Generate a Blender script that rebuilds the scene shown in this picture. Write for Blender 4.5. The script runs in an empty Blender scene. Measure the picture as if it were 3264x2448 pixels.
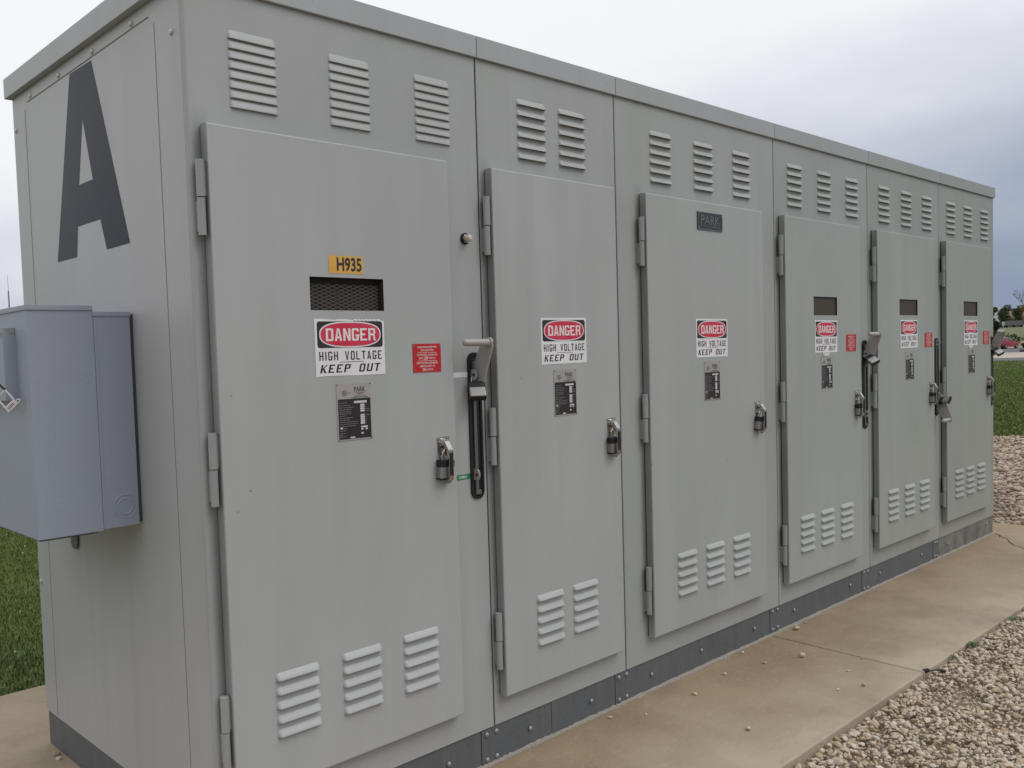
import bpy, bmesh, math, random
import numpy as np
from mathutils import Vector, Matrix
from mathutils.geometry import tessellate_polygon
R = math.radians
random.seed(7)
sc = bpy.context.scene
col = sc.collection

# ------------------------------------------------------------------ camera
cd = bpy.data.cameras.new("camera"); cam = bpy.data.objects.new("camera", cd); col.objects.link(cam)
CP = Vector((-1.1088, -2.1767, 1.3988))
right = Vector((0.73913, -0.67276, -0.03267)); up = Vector((0.05912, 0.01648, 0.99811)); fwd = Vector((0.67096, 0.73967, -0.05196))
cam.matrix_world = Matrix(((right.x, up.x, -fwd.x, CP.x), (right.y, up.y, -fwd.y, CP.y), (right.z, up.z, -fwd.z, CP.z), (0, 0, 0, 1)))
cd.sensor_width = 36; cd.lens = 2904.7 / 3264 * 36
cd.shift_x = 205.4 / 3264; cd.shift_y = 58.2 / 3264
cd.clip_start = 0.02; cd.clip_end = 4000
sc.camera = cam
sc.render.resolution_x = 1024; sc.render.resolution_y = 768

# ------------------------------------------------------------------ sky and sun
SUN_EL, SUN_AZ = R(52), R(150)          # azimuth measured clockwise from +Y
w = bpy.data.worlds.new("World"); sc.world = w; w.use_nodes = True
nt = w.node_tree; nt.nodes.clear()
def N(t, **k):
    n = nt.nodes.new(t)
    for a, b in k.items(): setattr(n, a, b)
    return n
out = N('ShaderNodeOutputWorld'); bg = N('ShaderNodeBackground'); bg.inputs[1].default_value = 0.1
sky = N('ShaderNodeTexSky', sky_type='NISHITA', sun_disc=False, sun_elevation=SUN_EL, sun_rotation=SUN_AZ, air_density=1.5, dust_density=2.0)
tc = N('ShaderNodeTexCoord'); sep = N('ShaderNodeSeparateXYZ'); nt.links.new(tc.outputs['Generated'], sep.inputs[0])
def M(op, a, b=None, cl=False):
    n = N('ShaderNodeMath', operation=op, use_clamp=cl)
    for i, x in enumerate((a, b)):
        if x is None: continue
        if isinstance(x, (int, float)): n.inputs[i].default_value = x
        else: nt.links.new(x, n.inputs[i])
    return n.outputs[0]
mp = N('ShaderNodeMapping'); mp.inputs['Scale'].default_value = (1.6, 1.6, 5.0); nt.links.new(tc.outputs['Generated'], mp.inputs[0])
no = N('ShaderNodeTexNoise'); no.inputs['Scale'].default_value = 1.9; no.inputs['Detail'].default_value = 5; no.inputs['Roughness'].default_value = .48
nt.links.new(mp.outputs[0], no.inputs['Vector'])
az = M('SUBTRACT', M('SUBTRACT', M('MULTIPLY', sep.outputs[1], 0.15), M('MULTIPLY', M('MAXIMUM', M('SUBTRACT', sep.outputs[0], .62), 0.0), .20)), 0.035)
v = M('ADD', M('ADD', sep.outputs[2], az), M('MULTIPLY', M('SUBTRACT', no.outputs[0], 0.5), 0.24))
cr = N('ShaderNodeValToRGB'); nt.links.new(v, cr.inputs[0])
els = [(0.0, (.26, .33, .46)), (.085, (.42, .47, .58)), (.15, (.60, .63, .72)), (.225, (.80, .81, .88)), (.28, (.95, .95, .97)), (.6, (1.0, 1.0, 1.02)), (1.0, (1.05, 1.05, 1.08))]
while len(cr.color_ramp.elements) < len(els): cr.color_ramp.elements.new(.5)
for e, (p, c) in zip(cr.color_ramp.elements, els): e.position = p; e.color = (*c, 1)
sca = N('ShaderNodeVectorMath', operation='SCALE'); sca.inputs['Scale'].default_value = 10.0; nt.links.new(cr.outputs[0], sca.inputs[0])
mx = N('ShaderNodeMix', data_type='RGBA'); mx.inputs[0].default_value = 0.93
nt.links.new(sky.outputs[0], mx.inputs[6]); nt.links.new(sca.outputs[0], mx.inputs[7])
nt.links.new(mx.outputs[2], bg.inputs[0]); nt.links.new(bg.outputs[0], out.inputs[0])
sl = bpy.data.lights.new("sun", 'SUN'); sl.energy = 0.95; sl.angle = R(32); sl.color = (1, .985, .96)
so = bpy.data.objects.new("sun", sl); col.objects.link(so)
sd = Vector((math.sin(SUN_AZ) * math.cos(SUN_EL), math.cos(SUN_AZ) * math.cos(SUN_EL), math.sin(SUN_EL)))
so.rotation_euler = sd.to_track_quat('Z', 'Y').to_euler(); so.location = (0, 0, 30)
sc.view_settings.view_transform = 'Standard'; sc.view_settings.look = 'None'; sc.view_settings.gamma = 1; sc.view_settings.exposure = 0.0

# ------------------------------------------------------------------ materials
def mat(name, base, rough=.5, metal=0.0, n1=None, n2=None, bump=None, streak=None, coord='Object', spec=.5, fine=None):
    """base colour with optional colour noise n1/n2=(scale, (r,g,b), amount, detail), vertical streaks and bump=(scale, strength, distance)"""
    m = bpy.data.materials.new(name); m.use_nodes = True; t = m.node_tree
    b = t.nodes['Principled BSDF']; b.inputs['Roughness'].default_value = rough; b.inputs['Metallic'].default_value = metal
    b.inputs['Specular IOR Level'].default_value = spec
    g = t.nodes.new('ShaderNodeNewGeometry'); src = g.outputs['Position']
    prev = None
    def noise(scale, detail=4, sxyz=None, rgh=.55):
        n = t.nodes.new('ShaderNodeTexNoise'); n.inputs['Scale'].default_value = scale; n.inputs['Detail'].default_value = detail; n.inputs['Roughness'].default_value = rgh
        if sxyz:
            k = t.nodes.new('ShaderNodeMapping'); k.inputs['Scale'].default_value = sxyz; t.links.new(src, k.inputs[0]); t.links.new(k.outputs[0], n.inputs['Vector'])
        else: t.links.new(src, n.inputs['Vector'])
        return n.outputs[0]
    def layer(prev, fac, c, lo=.35, hi=.65, amt=1.0):
        mr = t.nodes.new('ShaderNodeMapRange'); mr.inputs[1].default_value = lo; mr.inputs[2].default_value = hi; mr.inputs[4].default_value = amt
        t.links.new(fac, mr.inputs[0])
        x = t.nodes.new('ShaderNodeMix'); x.data_type = 'RGBA'; t.links.new(mr.outputs[0], x.inputs[0])
        if prev is None: x.inputs[6].default_value = (*base, 1)
        else: t.links.new(prev, x.inputs[6])
        x.inputs[7].default_value = (*c, 1)
        return x.outputs[2]
    for q in (n1, n2, fine):
        if q: prev = layer(prev, noise(q[0], q[3] if len(q) > 3 else 4), q[1], amt=q[2])
    if streak:
        prev = layer(prev, noise(1.0, 3, streak[0]), streak[1], lo=.45, hi=.75, amt=streak[2])
    if prev is None: b.inputs['Base Color'].default_value = (*base, 1)
    else: t.links.new(prev, b.inputs['Base Color'])
    if bump:
        bp = t.nodes.new('ShaderNodeBump'); bp.inputs['Strength'].default_value = bump[1]; bp.inputs['Distance'].default_value = bump[2]
        t.links.new(noise(bump[0], 3), bp.inputs['Height']); t.links.new(bp.outputs[0], b.inputs['Normal'])
    m['helpers'] = 0
    return m
def paint(name, c, st=.32, grime=0.0, hinge_x=None, hx2=(.012, .03)):
    pk = (c[0] * 1.02, c[1] * .985, c[2] * 1.0); gr = (c[0] * .94, c[1] * .99, c[2] * .96)
    m = mat(name, c, rough=.42, n1=(1.7, pk, .8), n2=(.9, gr, .8), fine=(260, tuple(x * .86 for x in c), .45, 2),
            streak=((9, 9, .5), tuple(x * 1.10 for x in c), st), bump=(900, .10, .0006), spec=.45)
    t = m.node_tree; b = t.nodes['Principled BSDF']; g = [n for n in t.nodes if n.type == 'NEW_GEOMETRY'][0]
    cur = b.inputs['Base Color'].links[0].from_socket
    def nz(sc3, scale, det, off=0.0):
        k = t.nodes.new('ShaderNodeMapping'); k.inputs['Scale'].default_value = sc3; k.inputs['Location'].default_value = (off, off, off)
        n = t.nodes.new('ShaderNodeTexNoise'); n.inputs['Scale'].default_value = scale; n.inputs['Detail'].default_value = det
        t.links.new(g.outputs['Position'], k.inputs[0]); t.links.new(k.outputs[0], n.inputs['Vector']); return n.outputs[0]
    def mr(x, a, b_, c_, d):
        n = t.nodes.new('ShaderNodeMapRange'); t.links.new(x, n.inputs[0])
        for i, q in enumerate((a, b_, c_, d)): n.inputs[i + 1].default_value = q
        return n.outputs[0]
    def mul(a, b_):
        n = t.nodes.new('ShaderNodeMath'); n.operation = 'MULTIPLY'; t.links.new(a, n.inputs[0]); t.links.new(b_, n.inputs[1]); return n.outputs[0]
    def over(fac, col_):
        nonlocal cur
        x = t.nodes.new('ShaderNodeMix'); x.data_type = 'RGBA'; t.links.new(fac, x.inputs[0]); t.links.new(cur, x.inputs[6]); x.inputs[7].default_value = (*col_, 1); cur = x.outputs[2]
    dirt = (c[0] * .62, c[1] * .61, c[2] * .57)
    # rain-run dirt streaks, blotchy film, few chips
    over(mul(mr(nz((13, 13, .45), 1, 5, 3), .48, .76, 0, .16 + grime * .3), mr(nz((2, 2, 1.2), 1, 3, 7), .38, .62, .15, 1)), dirt)
    over(mr(nz((1.3, 1.3, .8), 1.6, 6, 11), .42, .75, 0, .22 + grime * .35), dirt)
    over(mr(nz((1, 1, 1), 48, 1, 5), .825, .835, 0, .6), (c[0] * .3, c[1] * .27, c[2] * .24))
    if hinge_x is not None:   # greasy dirt beside the hinges plus door-edge shade painted into the colour
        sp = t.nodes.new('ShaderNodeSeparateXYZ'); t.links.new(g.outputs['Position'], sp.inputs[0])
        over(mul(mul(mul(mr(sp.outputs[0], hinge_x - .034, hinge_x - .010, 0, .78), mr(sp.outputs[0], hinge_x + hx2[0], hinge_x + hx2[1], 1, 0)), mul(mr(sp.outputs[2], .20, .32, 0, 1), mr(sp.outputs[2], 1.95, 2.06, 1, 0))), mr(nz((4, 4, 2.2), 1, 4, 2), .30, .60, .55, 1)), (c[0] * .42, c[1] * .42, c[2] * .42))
    t.links.new(cur, b.inputs['Base Color']); return m
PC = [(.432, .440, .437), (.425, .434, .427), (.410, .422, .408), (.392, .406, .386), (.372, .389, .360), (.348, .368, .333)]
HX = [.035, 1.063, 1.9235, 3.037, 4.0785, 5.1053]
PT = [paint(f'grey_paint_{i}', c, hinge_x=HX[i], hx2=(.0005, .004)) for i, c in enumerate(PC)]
SIDE = paint('side_paint', (.445, .445, .447), st=.2, grime=.15)
BLACK = mat('black_plastic', (.018, .018, .02), rough=.5, spec=.3)
DARK = mat('dark_gap', (.012, .012, .012), rough=.9, spec=.1)
GLASS = mat('dark_glass', (.075, .062, .047), rough=.5, spec=.15)
CAVE = mat('dark_interior', (.05, .042, .037), rough=.8, spec=.1)
CHROME = mat('chrome', (.50, .47, .45), rough=.2, metal=1)
STEEL = mat('padlock_steel', (.30, .29, .285), rough=.5, metal=.6, bump=(500, .1, .0005))
ALU = mat('cast_aluminium', (.40, .38, .365), rough=.55, metal=.15, fine=(300, (.33, .31, .30), .5))
GALV = mat('galvanised', (.55, .55, .56), rough=.45, metal=.7, fine=(60, (.3, .3, .32), .7))
MESHW = mat('mesh_wire', (.12, .11, .098), rough=.6)
WHITE = mat('sticker_white', (.80, .78, .79), rough=.5, n1=(14, (.72, .695, .71), .6))
RED = mat('sticker_red', (.60, .018, .06), rough=.45, n1=(20, (.64, .05, .10), .7))
INK = mat('sticker_ink', (.028, .02, .022), rough=.5)
LETW = mat('letter_white', (.80, .73, .71), rough=.5)
YEL = mat('yellow_vinyl', (.72, .42, .09), rough=.45, n1=(30, (.66, .36, .06), .7))
REDP = mat('plate_red', (.50, .012, .018), rough=.4)
PLATE = mat('plate_metal', (.43, .395, .385), rough=.4, metal=.25)
PLATEW = mat('plate_fields', (.62, .57, .56), rough=.5)
PLATET = mat('plate_small_print', (.20, .18, .18), rough=.5)
PBLK = mat('plate_black', (.022, .019, .022), rough=.42)
NAMEB = mat('badge_black', (.035, .038, .04), rough=.45)
NAMEL = mat('badge_letters', (.16, .165, .165), rough=.5)
GREEN = mat('green_tape', (.012, .20, .09), rough=.45)
CREAM = mat('cream_plastic', (.60, .55, .42), rough=.4)
PLINTH = mat('plinth_zinc', (.105, .115, .125), rough=.55, n1=(3.5, (.085, .092, .10), .8), fine=(90, (.15, .155, .155), .35),
             streak=((14, 14, .8), (.16, .155, .14), .5))
PLINTHW = mat('plinth_worn', (.11, .125, .125), rough=.65, n1=(9, (.23, .22, .18), .9, 6), fine=(60, (.3, .27, .2), .4),
              streak=((10, 10, 1.2), (.07, .08, .085), .8))
SEAL = mat('sealant', (.22, .215, .20), rough=.9, n1=(30, (.22, .19, .15), .8), fine=(200, (.42, .38, .32), .6))
BLUE = mat('blue_grey_paint', (.305, .338, .405), rough=.5, n1=(2.5, (.315, .335, .40), .8), n2=(5, (.29, .335, .40), .6), fine=(420, (.38, .41, .47), .5, 2), bump=(700, .2, .0006))
CONC = mat('concrete', (.40, .31, .215), rough=.92)
LETA = mat('painted_letter_black', (.009, .013, .026), rough=.28, spec=.09, n1=(6, (.013, .018, .034), .7), fine=(300, (.022, .028, .042), .3))

# concrete: brown rust-stained strip along the cabinets, paler near the open edge
t = CONC.node_tree; b = t.nodes['Principled BSDF']; g = t.nodes['Geometry'] if 'Geometry' in t.nodes else [n for n in t.nodes if n.type == 'NEW_GEOMETRY'][0]
def cn(scale, detail=5, rgh=.6, map_=None, off=0):
    n = t.nodes.new('ShaderNodeTexNoise'); n.inputs['Scale'].default_value = scale; n.inputs['Detail'].default_value = detail; n.inputs['Roughness'].default_value = rgh
    k = t.nodes.new('ShaderNodeMapping'); k.inputs['Scale'].default_value = map_ or (1, 1, 1); k.inputs['Location'].default_value = (off, off, 0)
    t.links.new(g.outputs['Position'], k.inputs[0]); t.links.new(k.outputs[0], n.inputs['Vector']); return n.outputs[0]
def cm(op, a, b_=0.0, c_=None, cl=False):
    n = t.nodes.new('ShaderNodeMath'); n.operation = op; n.use_clamp = cl
    for i, x in enumerate((a, b_, c_)):
        if x is None: continue
        if isinstance(x, (int, float)): n.inputs[i].default_value = x
        else: t.links.new(x, n.inputs[i])
    return n.outputs[0]
def cmix(fac, a, b_):
    n = t.nodes.new('ShaderNodeMix'); n.data_type = 'RGBA'
    t.links.new(fac, n.inputs[0])
    for i, x in ((6, a), (7, b_)):
        if isinstance(x, tuple): n.inputs[i].default_value = (*x, 1)
        else: t.links.new(x, n.inputs[i])
    return n.outputs[2]
def mrange(x, a, b_, c_=0, d=1):
    n = t.nodes.new('ShaderNodeMapRange'); t.links.new(x, n.inputs[0])
    for i, q in enumerate((a, b_, c_, d)): n.inputs[i + 1].default_value = q
    return n.outputs[0]
sp = t.nodes.new('ShaderNodeSeparateXYZ'); t.links.new(g.outputs['Position'], sp.inputs[0])
yy = cm('ADD', sp.outputs[1], cm('MULTIPLY', cm('SUBTRACT', cn(1.3), .5), .9))
c1 = cmix(mrange(cn(3.2), .35, .68), (.41, .348, .25), (.35, .29, .20))
rust = cmix(mrange(cn(2.1, off=9), .35, .65), (.325, .242, .150), (.245, .172, .102))
c2 = cmix(cm('MULTIPLY', mrange(yy, -.62, -.12, 0, .85), mrange(sp.outputs[0], .0, .35, .25, 1)), c1, rust)
pale = mrange(yy, -.48, -.78, 0, .75)
c3 = cmix(pale, c2, (.49, .42, .315))
c4 = cmix(mrange(cn(70, 3, .7), .5, .72, 0, .4), c3, (.44, .36, .27))
c5 = cmix(mrange(cn(7, 5, .65, (1, 2.0, 1), 4), .52, .75, 0, .28), c4, (.22, .165, .115))
c5 = cmix(mrange(cn(22, 6, .75, (1, 1, 1), 8), .55, .70, 0, .45), c5, (.43, .36, .27))
c5 = cmix(mrange(cn(1.1, 7, .7, (1, 1, 1), 21), .47, .64, 0, .5), c5, (.20, .145, .095))
c6 = cmix(mrange(cn(240, 2, .6), .58, .70, 0, .6), c5, (.15, .11, .075))
t.links.new(c6, b.inputs['Base Color'])
bp = t.nodes.new('ShaderNodeBump'); bp.inputs['Strength'].default_value = .35; bp.inputs['Distance'].default_value = .003
t.links.new(cn(120, 6, .7), bp.inputs['Height']); t.links.new(bp.outputs[0], b.inputs['Normal'])

# ------------------------------------------------------------------ mesh builder
class MB:
    def __init__(s): s.v = []; s.f = []; s.m = []; s.sm = []
    def add(s, vs, fs, m=0, smooth=False):
        o = len(s.v); s.v += [tuple(x) for x in vs]
        for f in fs: s.f.append([o + i for i in f]); s.m.append(m); s.sm.append(smooth)
        return s
    def box(s, a, b, m=0, bev=0.0, seg=2):
        bm = bmesh.new(); bmesh.ops.create_cube(bm, size=1)
        c = [(a[i] + b[i]) / 2 for i in range(3)]; d = [abs(b[i] - a[i]) for i in range(3)]
        for v_ in bm.verts: v_.co = Vector([c[i] + v_.co[i] * d[i] for i in range(3)])
        if bev: bmesh.ops.bevel(bm, geom=bm.edges[:], offset=bev, segments=seg, affect='EDGES', profile=.5)
        bm.verts.index_update()
        s.add([v_.co for v_ in bm.verts], [[v_.index for v_ in f.verts] for f in bm.faces], m, bool(bev)); bm.free(); return s
    def tube(s, pts, rad, n=12, m=0, caps=True, smooth=True):
        pts = [Vector(p) for p in pts]; rr = rad if isinstance(rad, (list, tuple)) else [rad] * len(pts)
        rings = []; d0 = (pts[1] - pts[0]).normalized(); ref = Vector((0, 0, 1)) if abs(d0.z) < .9 else Vector((1, 0, 0))
        u = d0.cross(ref).normalized()
        for i, p in enumerate(pts):
            d = (pts[min(i + 1, len(pts) - 1)] - pts[max(i - 1, 0)]).normalized()
            u = (u - d * u.dot(d)).normalized(); w_ = d.cross(u)
            rings.append([p + (u * math.cos(2 * math.pi * k / n) + w_ * math.sin(2 * math.pi * k / n)) * rr[i] for k in range(n)])
        s.loft(rings, m, smooth, caps); return s
    def loft(s, rings, m=0, smooth=False, caps=True, closed=True):
        n = len(rings[0]); vs = [p for r_ in rings for p in r_]; fs = []
        for i in range(len(rings) - 1):
            for k in range(n if closed else n - 1):
                fs.append([i * n + k, i * n + (k + 1) % n, (i + 1) * n + (k + 1) % n, (i + 1) * n + k])
        o = len(s.v); s.add(vs, fs, m, smooth)
        if caps: s.add(rings[0], [list(range(n))[::-1]], m); s.add(rings[-1], [list(range(n))], m)
        return s
    def prism(s, poly, axis, a, b, m=0):
        """poly: 2D points in the two remaining axes (in xyz order), extruded along axis"""
        def P(q, t_):
            l = list(q); l.insert(axis, t_); return tuple(l)
        s.loft([[P(q, a) for q in poly], [P(q, b) for q in poly]], m); return s
    def flat(s, loops, y, m=0, ox=0, oz=0):
        """2D loops (outer, holes...) in x,z filled at depth y, facing -Y"""
        ls = [[Vector((p[0] + ox, p[1] + oz, 0)) for p in l] for l in loops]
        tr = tessellate_polygon(ls); al = [p for l in ls for p in l]
        fs = []
        for a, b_, c in tr:
            A, B, C_ = al[a], al[b_], al[c]
            if (B - A).cross(C_ - A).z < 0: a, c = c, a
            fs.append([a, b_, c])
        s.add([(p.x, y, p.y) for p in al], fs, m); return s
    def rect(s, x0, z0, x1, z1, y, m=0):
        s.add([(x0, y, z0), (x1, y, z0), (x1, y, z1), (x0, y, z1)], [[0, 1, 2, 3]], m); return s
    def mesh(s, name, mats):
        me = bpy.data.meshes.new(name); me.from_pydata(s.v, [], s.f)
        for q in mats: me.materials.append(q)
        me.polygons.foreach_set('material_index', s.m); me.polygons.foreach_set('use_smooth', s.sm)
        bm = bmesh.new(); bm.from_mesh(me); bmesh.ops.remove_doubles(bm, verts=bm.verts, dist=1e-6); bmesh.ops.recalc_face_normals(bm, faces=bm.faces) if not getattr(s, 'keep', 0) else None
        bm.to_mesh(me); bm.free()
        if any(s.sm): me.set_sharp_from_angle(angle=R(40)); me['wn'] = 1
        return me
    def build(s, name, mats, parent=None, loc=(0, 0, 0)):
        return inst(name, s.mesh(name, mats if isinstance(mats, (list, tuple)) else [mats]), parent, loc)
def inst(name, me, parent=None, loc=(0, 0, 0), rot=(0, 0, 0)):
    o = bpy.data.objects.new(name, me); col.objects.link(o)
    if parent: o.parent = parent
    if me.get('wn'): q = o.modifiers.new('wn', 'WEIGHTED_NORMAL'); q.keep_sharp = True; q.weight = 80
    o.location = loc; o.rotation_euler = rot; return o
def tag(o, label=None, cat=None, group=None, kind=None):
    if label: o['label'] = label
    if cat: o['category'] = cat
    if group: o['group'] = group
    if kind: o['kind'] = kind
    return o
def empty(name, loc, rz=0):
    o = bpy.data.objects.new(name, None); col.objects.link(o); o.location = loc; o.rotation_euler = (0, 0, rz); o.empty_display_size = .1; return o

# ------------------------------------------------------------------ lettering
def glyph(ch, a, b, c=.14):
    e = .001
    xi = lambda y: a + (.5 - a) * y / .86
    G = {
     'H': [[(0, 0), (a, 0), (a, .5 - b / 2), (1 - a, .5 - b / 2), (1 - a, 0), (1, 0), (1, 1), (1 - a, 1), (1 - a, .5 + b / 2), (a, .5 + b / 2), (a, 1), (0, 1)]],
     'I': [[(.5 - a / 2, 0), (.5 + a / 2, 0), (.5 + a / 2, 1), (.5 - a / 2, 1)]],
     'G': [[(1, 1 - c * .7), (1 - c, 1), (c, 1), (0, 1 - c * .7), (0, c * .7), (c, 0), (1 - c, 0), (.96, c * .7), (.96, .5 - b), (1.08, .5 - b), (1.08, .5), (.52, .5), (.52, .5 - b), (.96 - a, .5 - b), (.96 - a, b), (a, b), (a, 1 - b), (1 - a, 1 - b), (1 - a, .74), (1, .74)]],
     'O': [[(c, 0), (1 - c, 0), (1, c * .7), (1, 1 - c * .7), (1 - c, 1), (c, 1), (0, 1 - c * .7), (0, c * .7)], [(a, b), (1 - a, b), (1 - a, 1 - b), (a, 1 - b)]],
     'D': [[(0, 0), (1 - c, 0), (1, c * .7), (1, 1 - c * .7), (1 - c, 1), (0, 1)], [(a, b), (1 - a, b), (1 - a, 1 - b), (a, 1 - b)]],
     'A': [[(0, 0), (a, 0), (xi(.2), .2), (1 - xi(.2), .2), (1 - a, 0), (1, 0), (.5 + a * .55, 1), (.5 - a * .55, 1)], [(xi(.2 + b), .2 + b), (1 - xi(.2 + b), .2 + b), (.5, .84)]],
     'N': [[(0, 0), (a, 0), (a, .66), (1 - a * 1.05, 0), (1, 0), (1, 1), (1 - a, 1), (1 - a, .34), (a * 1.05, 1), (0, 1)]],
     'E': [[(0, 0), (1, 0), (1, b), (a, b), (a, .5 - b / 2), (.72, .5 - b / 2), (.72, .5 + b / 2), (a, .5 + b / 2), (a, 1 - b), (.96, 1 - b), (.96, 1), (0, 1)]],
     'R': [[(0, 0), (a, 0), (a, .42), (.55, .42), (.68, .36), (.74, .06), (.82, 0), (1.04, 0), (1.04, b * .8), (.97, b * .9), (.93, .38), (.86, .46), (.97, .54), (1, .62), (1, 1 - c * .7), (1 - c, 1), (0, 1)], [(a, .42 + b), (1 - a, .42 + b), (1 - a, 1 - b), (a, 1 - b)]],
     'P': [[(0, 0), (a, 0), (a, .42), (1 - c, .42), (1, .42 + c * .7), (1, 1 - c * .7), (1 - c, 1), (0, 1)], [(a, .42 + b), (1 - a, .42 + b), (1 - a, 1 - b), (a, 1 - b)]],
     'V': [[(.5 - a * .45, 0), (.5 + a * .45, 0), (1, 1), (1 - a, 1), (.5, .2), (a, 1), (0, 1)]],
     'L': [[(0, 0), (1, 0), (1, b), (a, b), (a, 1), (0, 1)]],
     'T': [[(.5 - a / 2, 0), (.5 + a / 2, 0), (.5 + a / 2, 1 - b), (1, 1 - b), (1, 1), (0, 1), (0, 1 - b), (.5 - a / 2, 1 - b)]],
     'U': [[(c, 0), (1 - c, 0), (1, c * .7), (1, 1), (1 - a, 1), (1 - a, b), (a, b), (a, 1), (0, 1), (0, c * .7)]],
     'K': [[(0, 0), (a, 0), (a, .36), (a * 1.25, .42), (1 - a * 1.1, 0), (1.03, 0), (.52, .6), (1.02, 1), (1 - a * .75, 1), (a, .56), (a, 1), (0, 1)]],
    }
    return G[ch]
def word(mb, s_, x0, x1, z0, z1, y, m, a=.27, b=.16, gap=.22, slant=0.0, wide=None):
    wd = {' ': .95, 'I': .35}
    ws = [wd.get(ch, 1.0) for ch in s_]; tot = sum(ws) + gap * (len(s_) - 1); k = (x1 - x0) / tot; x = x0; h = z1 - z0
    for ch, q in zip(s_, ws):
        if ch != ' ':
            gw = k * (1 if ch != 'I' else 1); ox = x - (k * .325 if ch == 'I' else 0)
            mb.flat([[(ox + p[0] * gw + slant * p[1] * h, z0 + p[1] * h) for p in l] for l in glyph(ch, a, b)], y, m)
        x += k * (q + gap)
_tc = {}
def text2d(s_, off=0.0):
    key = (s_, off)
    if key not in _tc:
        cu = bpy.data.curves.new('t', 'FONT'); cu.body = s_; cu.offset = off; cu.resolution_u = 3
        o = bpy.data.objects.new('t', cu); col.objects.link(o); dg = bpy.context.evaluated_depsgraph_get(); dg.update()
        me = bpy.data.meshes.new_from_object(o.evaluated_get(dg))
        vs = [(q.co.x, q.co.y) for q in me.vertices]; fs = [list(p.vertices) for p in me.polygons]
        bpy.data.objects.remove(o); bpy.data.meshes.remove(me); _tc[key] = (vs, fs)
    return _tc[key]
def text(mb, s_, x0, x1, z0, z1, y, m, off=0.0):
    vs, fs = text2d(s_, off); xs = [p[0] for p in vs]; zs = [p[1] for p in vs]; a, b_, c, d = min(xs), max(xs), min(zs), max(zs)
    mb.add([(x0 + (p[0] - a) / (b_ - a) * (x1 - x0), y, z0 + (p[1] - c) / (d - c) * (z1 - z0)) for p in vs], fs, m)
def super_(cx, cz, rx, rz, e=2.6, n=48):
    o = []
    for k in range(n):
        a = 2 * math.pi * k / n; c, s_ = math.cos(a), math.sin(a)
        o.append((cx + rx * math.copysign(abs(c) ** (2 / e), c), cz + rz * math.copysign(abs(s_) ** (2 / e), s_)))
    return o
def rrect(x0, z0, x1, z1, r_, n=4):
    o = []
    for cx, cz, a0 in ((x1 - r_, z0 + r_, -90), (x1 - r_, z1 - r_, 0), (x0 + r_, z1 - r_, 90), (x0 + r_, z0 + r_, 180)):
        for k in range(n + 1): a = R(a0 + 90 * k / n); o.append((cx + r_ * math.cos(a), cz + r_ * math.sin(a)))
    return o

# shared sign meshes (local: lower-left corner at 0,0, facing -Y)
def danger_mesh(torn=False):
    W, H = .248, .1635; mb = MB(); mb.keep = 1
    U = lambda u: u * W
    V = lambda v_: H * (1 - v_)
    if torn:   # upper edge crumpled and partly peeled
        top = [(U(1), V(.045)), (U(.97), V(.035)), (U(.93), V(.008)), (U(.87), V(.02)), (U(.80), V(.03)), (U(.73), V(.022)), (U(.66), V(.035)), (U(.58), V(.025)), (U(.50), V(.016)), (U(.42), V(.004)), (U(.33), V(.006)), (U(.28), V(.018)), (U(.2), V(.012)), (U(.12), V(0)), (0, V(0))]
        mb.flat([[(0, 0), (U(.3), .0012), (U(.6), -.0008), (U(1), 0)] + top], -.0008, 0)
        for q in range(7):
            x = U(.55 + q * .055); mb.add([(x, -.001, V(.012)), (x + .011, -.001, V(.016)), (x + .012, -.004, V(.03)), (x + .002, -.0035, V(.03))], [[3, 2, 1, 0]], 0)
    else:
        mb.flat([[(0, 0), (W, 0), (W, H), (0, H)]], -.0008, 0)
    mb.flat([rrect(U(.033), V(.506), U(.972), V(.046), .008)], -.0012, 1)
    mb.flat([super_(U(.5025), V(.276), W * .441, H * .226)], -.0016, 0)
    mb.flat([super_(U(.5025), V(.276), W * .424, H * .204)], -.0020, 2)
    word(mb, 'DANGER', U(.15), U(.86), V(.388), V(.168), -.0024, 3, a=.29, b=.155, gap=.17)
    word(mb, 'HIGH VOLTAGE', U(.052), U(.95), V(.724), V(.57), -.0012, 1, a=.29, b=.14, gap=.40)
    mb.rect(U(.335), V(.762), U(.685), V(.754), -.0012, 1)
    word(mb, 'KEEP OUT', U(.055), U(.905), V(.94), V(.797), -.0012, 1, a=.30, b=.155, gap=.32, slant=.27)
    return mb.mesh('danger_sign', [WHITE, INK, RED, LETW])
DANGER = danger_mesh(); DANGER_T = danger_mesh(True)
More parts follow.
